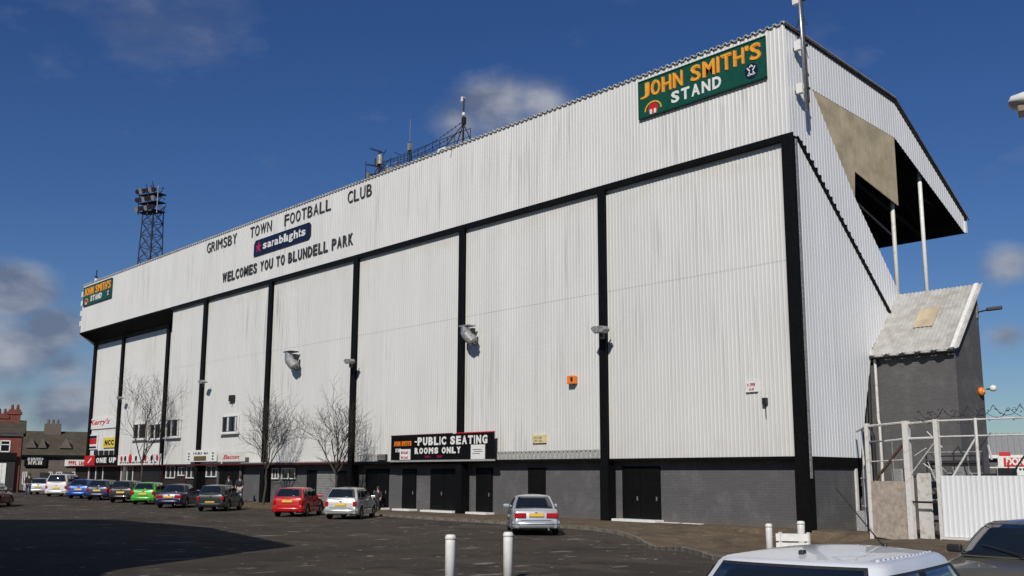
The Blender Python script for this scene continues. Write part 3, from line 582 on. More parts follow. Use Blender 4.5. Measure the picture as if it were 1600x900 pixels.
# ------------------------------------------------------------------ brick stair block at the right end
an = thing('stair_annex', (0, 5.3, 0), 'dark grey brick stair block with sloping white corrugated roof beside the stand', 'annex')
def L3(v): return (v[0], v[1]-5.3, v[2])
yf, yr, xr = 5.34, 7.55, 3.55
MB().prism([(0, -.6), (0, 7.15), (yr-5.3, 9.78), (yr-5.3, -.6)], -4.5, xr).build('brick_wall', m_abrick, an, fixn=True)
mb = MB(); rows = [[], []]; x = -.3
while x < xr+.15:
    for fr, d in ((0, 0), (.45, 0), (.6, 1), (.9, 1)):
        for r_, (y, z) in zip(rows, ((-.22, 7.05), (yr-5.3+.05, 9.92))): r_.append((x+fr*.18, y, z+d*.03))
    x += .18
mb.grid(rows).build('roof_sheet', m_aroof, an, solid=.03)
mb = MB(); mb.bar((xr+.02, -.2, 7.06), (xr+.02, yr-5.25, 9.93), .16, .16); mb.build('verge_board', m_white, an)
mb = MB(); mb.tube((-.1, -.26, 6.98), (xr+.1, -.26, 6.98), .07, n=10); mb.build('gutter', m_trim, an)
for i in range(5): 
    x = .45+i*.68; MB().lathe([(.0, 0), (.2, .02), (.24, .1)], n=10, M=Matrix.Translation((x, -.30, 6.95))).build('gutter_cover', m_white, an)
# brown patch sheet lying on the slope
s_ = Vector((0, yr-5.3+.27, 2.87)); s0 = Vector((0, -.22, 7.05)); 
vs = [s0+s_*.36+Vector((1.5, 0, .09)), s0+s_*.36+Vector((2.35, 0, .09)), s0+s_*.66+Vector((2.35, 0, .09)), s0+s_*.66+Vector((1.5, 0, .09))]
MB().add(vs, [(0, 1, 2, 3)]).build('roof_patch', m_brown, an, solid=.03)
mb = MB(); mb.path([(.16, -.12, 6.9), (.16, -.12, 4.4), (.2, -.12, 4.2), (.2, -.12, 0)], .06, 8); mb.build('white_downpipe', m_whited, an)
mb = MB(); mb.path([(-.12, -.2, 6.9), (-.14, -.25, 3.9), (-.05, -.25, 3.7), (-.05, -.25, 0)], .085, 8); mb.build('black_downpipe', m_trim, an)
# lamps on the block
P = atX(1526, 488, xr); t = thing('arm_floodlight', (P.x, P.y, P.z), 'dark floodlight on long arm at top of the grey stair block', 'floodlight')
MB().box((0, -.06, -.25), (.06, .06, .35)).build('wall_plate', m_grey, t); mb = MB(); q = atX(1548, 483, xr+.6)-P; mb.tube((.05, 0, 0), q, .03); mb.build('arm', m_trim, t); MB().bar(q+Vector((-.15, -.05, 0)), q+Vector((.35, .25, .05)), .22, .14).build('lamp_head', m_trim, t, bevel=.03)
P = atX(1531, 612, xr); t = thing('alarm_sounder', (P.x, P.y, P.z), 'round orange sounder on the side of the grey stair block', 'alarm'); MB().lathe([(.17, 0), (.19, .08), (.13, .17)], n=16, M=Matrix.Rotation(math.pi/2, 4, 'Y')).build('sounder_body', m_orange, t, smooth=True); MB().lathe([(.06, .17), (.05, .2)], n=10, M=Matrix.Rotation(math.pi/2, 4, 'Y')).build('sounder_centre', m_gold2, t)
P = atX(1541, 608, xr); t = thing('white_wall_lamp', (P.x, P.y, P.z), 'small white lamp right of the orange sounder', 'lamp'); MB().tube((0, 0, 0), (.2, .05, 0), .03).build('arm', m_trim, t); MB().lathe([(.05, -.1), (.14, -.05), (.13, .1), (.05, .15)], (.26, .05, 0), 12).build('lamp_bowl', m_white, t, smooth=True)
# ------------------------------------------------------------------ gate and fence
g1 = atY(1364, 838, -.55); g2 = atY(1428, 850, -1.25); g3 = Vector((6.07, -1.54, 0)); gz1, gz2 = g1.z, g2.z; g1.z = g2.z = 0
gt = thing('turnstile_gate', g1, 'tall white tubular steel gate with buff lower panel between stand and fence', 'gate')
def ln(p): p = Vector(p); return p-g1
d12 = (g2-g1).normalized(); n12 = Vector((d12.y, -d12.x, 0))
Lg = (g2-g1).length
for s_, h in ((0, 3.95), (Lg*.985, 3.95)):
    b_ = d12*s_; w2 = .07 if s_ == 0 else .10; MB().box((b_.x-w2, b_.y-w2, (gz1 if s_ == 0 else gz2)-.1), (b_.x+w2, b_.y+w2, h)).build('gate_post', m_whited, gt)
o3 = g3-g1; MB().box((o3.x-.075, o3.y-.075, -.1), (o3.x+.075, o3.y+.075, 3.95)).build('gate_post', m_whited, gt)
def bars(lst, name, mm, r=.035):
    mb = MB()
    for a, b_ in lst: mb.tube(a, b_, r, n=6)
    return mb.build(name, mm, gt)
Z = Vector((0, 0, 1))
bars([(Z*3.85, d12*Lg+Z*3.9)], 'top_rail', m_whited, .045); bars([(d12*Lg*.45+Z*3.3, d12*Lg+Z*3.35)], 'rail', m_whited); bars([(d12*Lg+Z*3.85, o3+Z*3.9)], 'top_rail', m_whited, .04); bars([(d12*Lg+Z*3.35, o3+Z*3.35)], 'rail', m_white, .04)
bars([(d12*Lg*.12+Z*1.9, d12*Lg*.9+Z*3.2)], 'brace', mat('rusty_steel', (.16, .09, .06), .8, 0, .3, 8), .05)
mb = MB(); mb.add([d12*.1+Z*(gz1-.0), d12*(Lg*.95)+Z*(gz2+.04), d12*(Lg*.95)+Z*1.93, d12*.1+Z*1.93], [(0, 1, 2, 3)]); mb.build('gate_panel', m_rubble, gt, solid=.08)
mb = MB(); mb.add([d12*(Lg*.5)-n12*.2+Z*1.9, d12*(Lg*.72)-n12*.2+Z*1.9, d12*(Lg*.72)-n12*.2+Z*2.35, d12*(Lg*.5)-n12*.2+Z*2.35], [(0, 1, 2, 3)]); mb.build('meter_box', m_strip, gt, solid=.15)
bars([(o3*.98+Z*1.25, d12*Lg+Z*1.25)], 'bolt_bar', m_trim, .035)
pd = (o3-d12*Lg)
mb = MB(); mb.add([d12*Lg+pd*.1+Z*.05+Vector((0, .3, 0)), d12*Lg+pd*.55+Z*.05+Vector((0, .3, 0)), d12*Lg+pd*.55+Z*2.2+Vector((0, .3, 0)), d12*Lg+pd*.1+Z*2.2+Vector((0, .3, 0))], [(0, 1, 2, 3)]); mb.build('side_panel', m_whited, gt, solid=.05)
# left return of the gate towards the wall
a_ = Vector((.25, 3.3, 0))-g1
bars([(Z*3.85, a_+Z*3.85)], 'top_rail', m_whited, .04); bars([(Z*.95, a_*.8+Z*.95)], 'rail', m_whited); bars([(Z*2.0, a_*.8+Z*2.0)], 'rail', m_whited); bars([(a_*.45+Z*0, a_*.45+Z*3.85)], 'upright', m_whited, .04)
MB().box((a_.x*.6-.25, a_.y*.6-.2, 0), (a_.x*.6+.25, a_.y*.6+.2, .8)).build('wire_basket', m_strip, gt)
# corrugated fence to the right
fn = thing('corrugated_fence', g3, 'low white corrugated metal fence with tall wire frame above, at right edge', 'fence')
FE = 16.
x = .1
while x < FE: corr((0, -.12, 0), (1, 0, 0), (0, -1, 0), x, min(FE, x+1.0), .18, 2.12, .168, .03).build('fence_sheet', m_end, fn, solid=.012); x += 1.0
MB().box((.05, -.20, .10), (FE, -.02, .17)).build('bottom_rail', m_whited, fn); MB().box((.05, -.10, -.2), (FE, .05, .10)).build('base_board', m_trim, fn)
MB().box((.0, -.06, 2.0), (FE, .0, 2.08)).build('top_rail', m_whited, fn)
for i, x in enumerate((1.3, 3.2, 5.2, 7.3, 9.4, 11.5)):
    mb = MB(); mb.tube((x, .05, 0), (x, .05, 3.95), .05); mb.build('fence_post', m_whited, fn)
mb = MB(); mb.tube((1.3, .05, 3.35), (.3, .05, 1.9), .035); mb.build('brace', m_whited, fn); mb = MB(); mb.tube((3.2, .05, 3.3), (2.2, .05, 2.0), .03); mb.build('brace', m_trim, fn)
mb = MB(); mb.tube((0, .05, 3.9), (FE, .05, 3.9), .03); mb.build('frame_rail', m_whited, fn); mb = MB(); mb.tube((0, .05, 3.38), (FE, .05, 3.38), .026); mb.build('frame_rail', m_whited, fn)
mb = MB(); mb.path([(x*.12, .1+.22*math.cos(x*.9), 4.13+.17*math.sin(x*.9)+.05*math.sin(x*.13)) for x in range(-6, int(FE/.12))], .011, 3); mb.path([(x*.12, .1+.18*math.cos(x*.9+3), 4.08+.15*math.sin(x*.9+2.6)) for x in range(-6, int(FE/.12))], .009, 3)
for i in range(200): 
    x = random.uniform(-.7, FE); z = random.choice((4.15, 3.95))+random.uniform(-.14, .14); mb.bar((x, .1, z), (x+.05, .1, z+random.uniform(-.06, .06)), .02, .02)
setp(mb.build('barbed_wire', m_trim, fn), kind='stuff')
mb = MB(); mb.tube((.0, .05, 2.75), (1.3, .05, 2.75), .02); mb.tube((.0, .05, 2.45), (1.3, .05, 2.45), .02); mb.build('inner_rail', m_trim, fn)
# things in the yard behind the gate
yd = thing('yard_cage', (2.6, 4.3, 0), 'clutter of dark rails and pipes behind the white gate', 'cage')
for i in range(5): MB().tube((i*.55, 0, 0), (i*.55, 0, 3.0), .03).build('upright', m_grey if i % 2 else m_trim, yd)
for z in (1.2, 2.2, 2.6, 3.0): MB().tube((0, 0, z), (2.2, 0, z), .035 if z != 2.6 else .09).build('rail', m_grey if z != 2.6 else m_trim, yd)
rg2 = random.Random(5)
for i in range(16):
    x, y, z = rg2.uniform(-.2, 3.2), rg2.uniform(-1.2, .6), rg2.uniform(1.6, 3.3); MB().tube((x, y, z), (x+rg2.uniform(-.6, .6), y+rg2.uniform(-.3, .3), z+rg2.uniform(-.9, .9)), rg2.uniform(.018, .04), n=5).build('loose_rail', rg2.choice((m_grey, m_trim, m_whited)), yd)
for x, z0_, w_, h_ in ((.4, 1.9, .5, .45), (1.4, 2.1, .35, .35), (2.2, 1.7, .6, .5), (3.0, 1.2, .5, 1.2)): MB().box((x, -.6, z0_), (x+w_, -.2, z0_+h_)).build('stored_box', m_grey if x < 2 else m_trim, yd, bevel=.02)
bars([(Z*2.6, d12*Lg+Z*2.65)], 'rail', m_whited, .02); bars([(Z*3.3, d12*Lg*.4+Z*3.3)], 'rail', m_grey, .03)
bars([(d12*Lg+Z*2.1, o3+Z*3.3)], 'brace', m_whited, .022)
for q_ in (.3, .62): bars([(d12*Lg*q_+Z*1.95, d12*Lg*q_+Z*3.3)], 'upright', m_grey, .02)
# ------------------------------------------------------------------ bollards
def bollard(P, h, r, label, group):
    t = thing('white_bollard', P, label, 'bollard', 0, group)
    MB().lathe([(r, -.1), (r, h*.8), (r*.99, h*.97), (r*.8, h*.995), (r*.4, h)], n=20).build('post', m_white, t, smooth=True)
    MB().lathe([(r*1.06, h*.90), (r*1.08, h*.915), (r*1.08, h*.945), (r*1.03, h*.955)], n=20).build('collar', m_whited, t, smooth=True); return t
for px, py, lab in ((704, 835, 'left of the two white bollards at the bottom centre'), (794, 831, 'white bollard in front of the silver saloon')):
    P = atZ(px, py, .95); bollard((P.x, P.y, 0), .95, .10, lab, 'white bollards')
B1 = atZ(1201, 818, .92); B2 = atZ(1251, 814, .92)
bollard((B1.x, B1.y, 0), .92, .085, 'thin white bollard left of the white boards near the corner column', 'white bollards'); bollard((B2.x, B2.y, 0), .92, .10, 'white bollard right beside the base of the corner column', 'white bollards')
A_ = atD(1212, 830, 26.); B_ = atD(1264, 830, 26.)
t = thing('white_barrier', (A_.x, A_.y, 0), 'low white board barrier standing between the two bollards by corner column', 'barrier')
q = Vector((B_.x-A_.x, B_.y-A_.y, 0))
for z in (.47, .68): MB().bar(Z*z, q+Z*z, .05, .17).build('board', m_white, t)
for s_ in (.08, .92): MB().bar(q*s_+Z*0+Vector((.03, .03, 0)), q*s_+Z*.8+Vector((.03, .03, 0)), .06, .06).build('leg', m_whited, t)
# ------------------------------------------------------------------ roof aerials
def rooft(name, px, py, Y, label, cat): P = atY(px, py, Y); P.z = RT_(Y)+.1; return thing(name, P, label, cat), P
def zz(px, py, Y, P): return atY(px, py, Y).z-P.z
t, P = rooft('aerial_mast', 724, 218, .4, 'tall guyed aerial mast on the roof in front of the cloud', 'aerial'); h = zz(724, 153, .4, P)
MB().tube((0, 0, 0), (0, 0, h), .045).build('mast', m_trim, t); MB().box((-.14, -.1, h*.93), (-.02, .1, h*1.02)).build('antenna_box', m_white, t); MB().lathe([(.05, -.12), (.11, 0), (.05, .12)], (0, 0, h*.68), 10).build('white_drum', m_white, t, smooth=True)
MB().box((-.1, -.08, h*.48), (.12, .1, h*.62)).build('equipment_box', m_trim, t)
for dx in (-.9, .9): MB().tube((0, 0, h*.5), (dx, 0, 0), .03).build('strut', m_trim, t)
MB().tube((0, 0, h*.5), (0, -1.2, 0), .03).build('strut', m_trim, t)
mb = MB(); a_ = Vector((0, 0, h*.55)); b_ = Vector((atY(590, 250, .4).x-P.x, 0, 1.2)); 
for off in (0, -.5):
    pts = [a_.lerp(b_, i/24)+Vector((0, 0, off*(1-i/24)-.45*math.sin(math.pi*i/24))) for i in range(25)]; mb.path(pts, .014, 4)
    for q in pts[::1]: mb.lathe([(.02, -.05), (.04, 0), (.02, .05)], q, 6)
mb.build('beaded_cable', m_trim, t)
t, P = rooft('whip_aerial', 640, 245, .4, 'thin whip aerial on the roof between the mast and antenna cluster', 'aerial'); h = zz(640, 187, .4, P); MB().tube((0, 0, 0), (0, 0, h*.55), .05).build('mast', m_trim, t); MB().tube((0, 0, h*.5), (0, 0, h), .025).build('whip', m_alu, t); MB().box((-.12, -.1, h*.38), (.12, .1, h*.52)).build('equipment_box', m_grey, t)
for dx in (-.35, .3): MB().tube((dx, 0, 0), (dx*.3, 0, h*.45), .025).build('strut', m_trim, t)
t, P = rooft('roof_cabinet', 700, 228, .4, 'small white equipment cabinet on the roof left of the tall mast', 'cabinet'); MB().box((-.6, -.3, 0), (.1, .3, .45)).build('casing', m_white, t, bevel=.02); MB().box((.15, -.3, .05), (.75, .3, .40)).build('vent_box', m_grey, t, bevel=.02); MB().box((-.35, -.33, .1), (-.1, -.305, .35)).build('vent', m_trim, t)
t, P = rooft('antenna_cluster', 592, 268, .4, 'cluster of dark yagi antennas and drums at roof edge', 'aerial')
MB().tube((0, 0, 0), (0, 0, 2.0), .06).build('mast', m_trim, t); MB().lathe([(.2, 0), (.2, .6)], (.12, 0, 1.05), 12).build('drum', m_grey, t, smooth=False); MB().lathe([(.14, 0), (.14, .5)], (-.25, 0, 1.0), 12).build('drum', m_trim, t)
for i, (a_, b_) in enumerate((((-.9, 0, 2.3), (.4, 0, 1.75)), ((-1.3, 0, 1.35), (-.2, 0, 1.0)), ((-1.0, 0, .6), (.2, 0, .45)))):
    MB().tube(a_, b_, .035).build('yagi_boom', m_trim, t); mb = MB()
    for k in range(6): c_ = Vector(a_).lerp(Vector(b_), k/6); mb.tube(c_+Vector((0, -.22, 0)), c_+Vector((0, .22, .0)), .014, n=4); mb.tube(c_+Vector((0, 0, -.1)), c_+Vector((0, 0, .1)), .014, n=4)
    mb.build('yagi_element', m_trim, t)
for dx, hh in ((.55, 1.1), (.9, .8), (-.6, .7)): MB().tube((dx, 0, 0), (dx, 0, hh), .035).build('pole', m_alu, t)
MB().box((-1.2, -.3, 0), (.2, .3, .25)).build('base_frame', m_grey, t); MB().box((1.1, -.2, .3), (1.6, .1, .55)).build('camera_box', m_grey, t, bevel=.03)
MB().tube((1.35, 0, 0), (1.35, 0, .4), .04).build('pole', m_trim, t)
rc = random.Random(12)
for i in range(14):
    x, y = rc.uniform(-1.5, 1.9), rc.uniform(-.1, .6); h_ = rc.uniform(.5, 1.7)*(1 if x < .6 else .7); MB().tube((x, y, 0), (x+rc.uniform(-.25, .25), y, h_), .03, n=5).build('pole', rc.choice((m_trim, m_grey)), t)
    if i % 2: MB().box((x-.12, y-.1, h_*.6), (x+.14, y+.1, h_*.6+rc.uniform(.15, .4))).build('aerial_box', rc.choice((m_trim, m_grey, m_alu)), t, bevel=.02)
for i in range(6): x = rc.uniform(-1.4, 1.4); z = rc.uniform(.4, 1.6); MB().tube((x, .2, z), (x+rc.uniform(.4, 1.1), .2, z+rc.uniform(-.4, .5)), .025, n=5).build('cross_bar', m_trim, t)
t, P = rooft('small_roof_antenna', 150, 440, .4, 'small antenna standing on far left end of the roof', 'aerial'); MB().tube((0, 0, 0), (0, 0, 1.5), .06).build('mast', m_trim, t); MB().bar((-.35, 0, .9), (.35, 0, .75), .12, .1).build('cross_arm', m_trim, t); MB().lathe([(.15, 0), (.18, .3)], (.1, 0, .3), 10).build('drum', m_white, t)
t = thing('ridge_guard_rail', (0, 0, ZT+.1), 'thin dark guard rail with clutter along the roof edge between the aerials', 'railing')
rg = random.Random(8)
x0_, x1_ = atY(600, 250, .3).x, atY(735, 210, .3).x; n_p = 12; mb = MB()
for i in range(n_p+1): x = x0_+(x1_-x0_)*i/n_p; mb2 = MB(); mb2.tube((x, .3, 0), (x, .3, 1.0), .026, n=5); mb2.build('rail_post', m_trim, t)
for z in (.55, 1.0): MB().tube((x0_, .3, z), (x1_, .3, z), .020, n=5).build('rail', m_trim, t)
for i in range(9): x = rg.uniform(x0_-1, x1_); w_ = rg.uniform(.15, .5); MB().box((x, .4, 0), (x+w_, .8, rg.uniform(.2, .6))).build('roof_box', rg.choice((m_trim, m_grey, m_white, m_mar)), t)
# corner mast
t = thing('corner_mast', (.55, .45, 16.6), 'steel mast bracketed to the upper corner of the stand', 'mast')
MB().tube((0, 0, 0), (-.12, -.1, 6.4), .075, .06, 10).build('pole', m_alu, t, smooth=True); MB().tube((.10, 0, .3), (-.02, -.1, 6.2), .035).build('cable', m_trim, t)
for z in (.75, 2.6, 4.6): MB().box((-.38, -.18, z), (-.10, .0, z+.42)).build('antenna_panel', m_white, t, bevel=.02); MB().box((-.5, -.05, z+.1), (.14, .06, z+.2)).build('bracket', m_trim, t)
for s_ in (-1, 1): MB().tube((-.05, -.05, 4.2), (-.05+s_*.25, -.05, 3.6), .025).build('strut', m_trim, t)
m_twr = mat('tower_frame', (.035, .022, .04), .6, .2, .3, 4)
# ------------------------------------------------------------------ stadium floodlight tower (beyond the stand)
T0 = atY(235, 400, 12); TT = atY(240, 296, 12); sc_ = (T0-CAM).length/FPX
t = thing('floodlight_tower', (T0.x, T0.y, 0), 'lattice stadium floodlight tower rising behind the left roof', 'floodlight tower', math.radians(22)); hT = TT.z-.5; hw = 12.5*sc_; m_lat = mat('lattice_steel', (.10, .10, .14), .5, .4, .3, 3)
zb_ = 10.
for sx in (-1, 1):
    for sy in (-1, 1): MB().tube((sx*hw*1.6, sy*hw*1.6, 0), (sx*hw*.8, sy*hw*.8, hT-2.2), .09, .07, 6).build('tower_leg', m_twr, t)
mb = MB(); n = 22
for i in range(n):
    za, zc = (hT-2.2)*i/n, (hT-2.2)*(i+1)/n; ra, rc = hw*(1.6-.8*i/n), hw*(1.6-.8*(i+1)/n)
    for (ax, ay), (bx_, by_) in (((-1, -1), (1, -1)), ((1, -1), (1, 1)), ((1, 1), (-1, 1)), ((-1, 1), (-1, -1))): mb.tube((ax*ra, ay*ra, za), (bx_*rc, by_*rc, zc), .045, n=4); mb.tube((ax*rc, ay*rc, zc), (bx_*rc, by_*rc, zc), .045, n=4); mb.tube((bx_*ra, by_*ra, za), (ax*rc, ay*rc, zc), .035, n=4)
mb.build('lattice', m_lat, t)
fw = 19*sc_
for zq, k in ((hT-2.4, 0), (hT-1.3, 1), (hT-.3, 2)):
    MB().box((-fw, -fw*.6, zq-.1), (fw, fw*.3, zq)).build('gantry', m_trim if k == 0 else m_twr, t)
    for i in range(6):
        x = -fw+fw*2*(i+.5)/6
        MB().lathe([(.10, 0), (.20, .10), (.30, .40), (.31, .45)], n=10, M=Matrix.Translation((x, -fw*.7, zq+.35)) @ Matrix.Rotation(math.radians(110), 4, 'X')).build('flood_lamp', m_twr if (i+k) % 3 else m_grey, t)
rt = random.Random(4); mb = MB()
for i in range(46):
    x, y, z = rt.uniform(-fw, fw), rt.uniform(-fw*.6, fw*.4), hT-rt.uniform(-.6, 2.6); mb.tube((x, y, z), (x+rt.uniform(-.9, .9), y+rt.uniform(-.5, .5), z+rt.uniform(-.7, .7)), .045, n=4)
mb.build('head_bracing', m_twr, t)
for x in (-fw, 0, fw): MB().tube((x, -fw*.6, hT-2.8), (x, -fw*.6, hT+.5), .06).build('frame_post', m_grey, t)
# ------------------------------------------------------------------ street lamp (head enters the frame at the right edge)
P = atD(1735, 900, 17); hd = atD(1600, 160, 17); t = thing('street_lamp', (P.x, P.y, 0), 'grey street lamp head poking in at the right edge of the sky', 'street lamp')
H_ = hd.z; MB().tube((0, 0, 0), (0, 0, H_-.1), .09, .05, 12).build('pole', m_grey, t, smooth=True); l = Vector((atD(1575, 160, 17)-P).xy.to_3d()); l.z = 0; u_ = l.normalized(); e = Vector((0, 0, H_))
M_ = Matrix.Translation(u_*l.length+e) @ u_.to_track_quat('X', 'Z').to_matrix().to_4x4()
h = MB(); rows = []
for i, (x, w2, hh) in enumerate(((0, .10, .03), (-.05, .24, .10), (-.45, .28, .20), (-.9, .22, .22), (-1.1, .1, .1))): rows.append([M_ @ Vector((x, w2*math.cos(a_), hh*math.sin(a_)*(1 if math.sin(a_) > 0 else .7))) for a_ in [2*math.pi*k/12 for k in range(13)]])
h.grid(rows).build('lamp_head', m_white, t, smooth=True, fixn=True); MB().tube(M_ @ Vector((-1.0, 0, 0)), e-Z*.15, .05).build('arm', m_grey, t)
h = MB(); h.box((-.8, -.17, -.19), (-.12, .17, -.08), M_); h.build('lamp_lens', mat('lamp_lens', (.25, .18, .12), .3, 0), t, bevel=.02)
# ------------------------------------------------------------------ trees (bare)
def tree(base, H, spread, label, seed, lean=0., fork=.35, n_main=4):
    rnd = random.Random(seed); t = thing('bare_tree', base, label, 'tree'); tr = MB(); br = MB(); tw = MB()
    p = Vector((0, 0, -.1)); r = .085; pts = [p]; nseg = 5
    for i in range(nseg):
        q = p+Vector((rnd.uniform(-.06, .06)+lean/nseg, rnd.uniform(-.06, .06), (H*fork+.1)/nseg)); tr.tube(p, q, r, r*.93, 9, cap=False); p = q; r *= .93
    def grow(p, d, L, r, lev):
        ns = 4; mb = tr if lev == 0 else br if lev == 1 else tw
        for i in range(ns):
            d = (d+Vector((rnd.gauss(0, .13), rnd.gauss(0, .13), rnd.gauss(.03, .09)))).normalized(); q = p+d*L/ns; r2 = r*.82; mb.tube(p, q, r, r2, 5 if lev < 2 else 3, cap=False); p = q; r = r2
            if lev < 4:
                for k in range((2 if i and (lev < 2 or i == 2) else 1) if lev < 3 else 1):
                    a = rnd.uniform(0, 6.28); o = d.orthogonal().normalized(); o2 = d.cross(o); sp = rnd.uniform(.45, 1.0)
                    nd = (d+ (o*math.cos(a)+o2*math.sin(a))*sp+Vector((0, 0, .12))).normalized(); grow(p, nd, L*rnd.uniform(.48, .72), max(.009, r*.62), lev+1)
    for k in range(n_main):
        a = 2*math.pi*k/n_main+rnd.uniform(-.4, .4); d = Vector((math.cos(a)*spread, math.sin(a)*spread*.9, 1)).normalized(); grow(p, d, H*(1-fork)*.62, .052, 1)
    grow(p, Vector((lean*.05, 0, 1)), H*(1-fork)*.7, .06, 1)
    tr.build('trunk', m_bark, t, smooth=True); br.build('branches', m_bark, t); tw.build('twigs', m_twig, t); return t
p = atY(222, 745, -2.2); tree((p.x, -2.2, .3), 8.6, .36, 'tallest bare tree, at left before the shop signs', 3, 0, .3, 3)
p = atY(411, 790, -2.2); tree((p.x, -2.2, .1), 6.4, .55, 'wide bare tree with thick trunk between dark green and red cars', 5, -.1)
p = atY(524, 770, -2.4); tree((p.x, -2.4, .0), 5.9, .80, 'low spreading bare tree behind the silver hatchback', 21, 0)
# ------------------------------------------------------------------ cars
def car(loc, heading, col, label, kind='hatch', L=4.0, W=1.68, H=1.42, nm='parked_car', cat='car', metal=.25, hi=False, plate=None, bump_col=None, door_open=False, wtop=.70):
    t = thing(nm, loc, label, cat, heading); P_ = paint('body', col, metal); hL, hW = L/2, W/2
    zbelt = H*.64; wr = .31 if H < 1.6 else .33
    ax = (-L*.30, L*.31)   # axles
    if kind == 'saloon': prof = [(-hL, .50), (-hL+.04, .70), (-hL+.10, zbelt-.05), (-hL+.25, zbelt+.01), (-L*.24, zbelt+.02), (L*.17, zbelt+.0), (L*.26, zbelt-.06), (L*.40, zbelt-.14), (hL-.12, zbelt-.25), (hL-.02, .52), (hL, .45)]; wb = (L*.20, -L*.27); rf = (L*.04, -L*.15)
    elif kind == 'mpv': prof = [(-hL, .5), (-hL+.03, .75), (-hL+.05, zbelt), (0, zbelt+.02), (L*.28, zbelt-.02), (L*.36, zbelt-.1), (L*.45, zbelt-.25), (hL-.03, .6), (hL, .45)]; wb = (L*.33, -hL+.08); rf = (L*.12, -hL+.28)
    else: prof = [(-hL, .5), (-hL+.03, .72), (-hL+.06, zbelt-.02), (-hL+.2, zbelt+.02), (0, zbelt+.01), (L*.20, zbelt-.02), (L*.30, zbelt-.08), (L*.42, zbelt-.16), (hL-.08, .60), (hL-.01, .5), (hL, .42)]; wb = (L*.24, -hL+.10); rf = (L*.07, -hL+.52)
    zt = pw(prof); xs_ = sorted(set([p_[0] for p_ in prof]+[-hL+.01]+[a+d for a in ax for d in (-wr-.07, -wr-.03, -wr*.8, -wr*.4, 0, wr*.4, wr*.8, wr+.03, wr+.07)]+[-L*.1, 0, L*.1]))
    xs_ = [x for x in xs_ if -hL <= x <= hL]
    rows = []
    for x in xs_:
        e = abs(x)/hL; wv = hW*(1-.10*max(0, (e-.72)/.28)**2-.05*max(0, (e-.95)/.05)); zb = .20+.06*max(0, (e-.85)/.15)
        for a in ax:
            if abs(x-a) < wr+.055: zb = max(zb, wr+math.sqrt(max(0, (wr+.055)**2-(x-a)**2)))
        T = zt(x); zb = min(zb, T-.05); mid = max(zb+.01, .52) if zb < .52 else zb+.005; sh = max(mid+.01, T-.10)
        sec = [(.0, zb), (wv*.80, zb), (wv*.985, zb+.005), (wv, mid), (wv*.995, (mid+sh)/2), (wv*.965, sh), (wv*.91, T-.02), (wv*.82, T), (0, T+.025)]
        rows.append([(x, y, z) for y, z in sec]+[(x, -y, z) for y, z in reversed(sec[:-1])])
    mb = MB().grid(rows); n = len(rows[0]); N_ = len(mb.v)
    mb.f.append(tuple(range(n-1, -1, -1))); mb.f.append(tuple(N_-n+i for i in range(n)))
    body = mb.build('body', P_, t, smooth=True, fixn=True, bevel=.015)
    # cabin
    xf0, xr0 = wb; xf1, xr1 = rf; z0 = zbelt-.03; w0 = hW*.93; w1 = hW*wtop; zr = H-.05
    def F(h):   # outline at height fraction h
        k = max(0, (h-.86)/.14); z = z0+(zr-z0)*(h if h < .86 else .86+.14*(1-(1-k)**1.7)/1)
        bow = .03*math.sin(math.pi*min(1, h)); wv = w0+(w1-w0)*h+bow-.05*k*k; xf_ = xf0+(xf1-xf0)*h-.09*k*k; xr_ = xr0+(xr1-xr0)*h+.07*k*k+(-.05*math.sin(math.pi*h) if kind != 'saloon' else 0)
        return z, wv, xf_, xr_
    def patch(side, a, h):
        z, wv, xf_, xr_ = F(h); cr = .12
        if side == 'front': return Vector((xf_+.10*(1-a*a)-.0, a*wv*.93, z))
        if side == 'rear': return Vector((xr_-.08*(1-a*a), a*wv*.93, z))
        s_ = 1 if side == 'left' else -1   # a 0 (front) .. 1 (rear)
        x = xf_+(xr_-xf_)*a; e = (2*a-1); k = .07*max(0, (abs(e)-.9)/.1)**2
        return Vector((x, s_*(wv*(1-k)+.02*(1-e*e)), z))
    def pm_(side, a0, a1, h0, h1, off=0., na=8, nh=8):
        rows = []
        for i in range(nh+1):
            r_ = []
            for j in range(na+1):
                a = a0+(a1-a0)*j/na; h = h0+(h1-h0)*i/nh; p_ = patch(side, a, h)
                if off:
                    e_ = 1e-3; da = patch(side, a+e_, h)-p_; dh = patch(side, a, h+e_)-p_; nv = da.cross(dh).normalized(); c_ = Vector(((xf0+xr0)/2, 0, .8))
                    if nv.dot(p_-c_) < 0: nv = -nv
                    p_ = p_+nv*off
                r_.append(p_)
            rows.append(r_)
        return rows
    cb = MB(); hs = [0, .1, .3, .5, .7, .86, .9, .94, .97, 1]
    for side, a0, a1 in (('front', -1, 1), ('rear', -1, 1), ('left', 0, 1), ('right', 0, 1)):
        aa = lin(a0, a1, 14) if side in ('left', 'right') else lin(a0, a1, 10)
        cb.grid([[patch(side, a, h) for a in aa] for h in hs])
    # roof dome: interpolate between the front and rear top edges
    rows = []
    for i in range(15):
        s_ = i/14; row = []
        for j in range(11):
            a = -1+2*j/10; pf = patch('front', a, 1); pr = patch('rear', a, 1); p_ = pf.lerp(pr, s_); k1 = patch('left', s_, 1).y
            p_.y = a*k1; p_.z = H-.05+.05*(1-a*a)**.8*(1-(2*s_-1)**4); row.append(p_)
        rows.append(row)
    cb.grid(rows); cb.build('cabin', P_, t, smooth=True, fixn=True)
    if hi:
        for s_ in (-1,):   # roof gutters
            gp = [patch('left', a, .985) for a in lin(.04, .96, 14)]; MB().path([(p_.x, s_*(p_.y-.03), p_.z+.004) for p_ in gp], .008, 6).build('roof_strip', P_ if col[0] > .3 else m_trim, t, smooth=True)
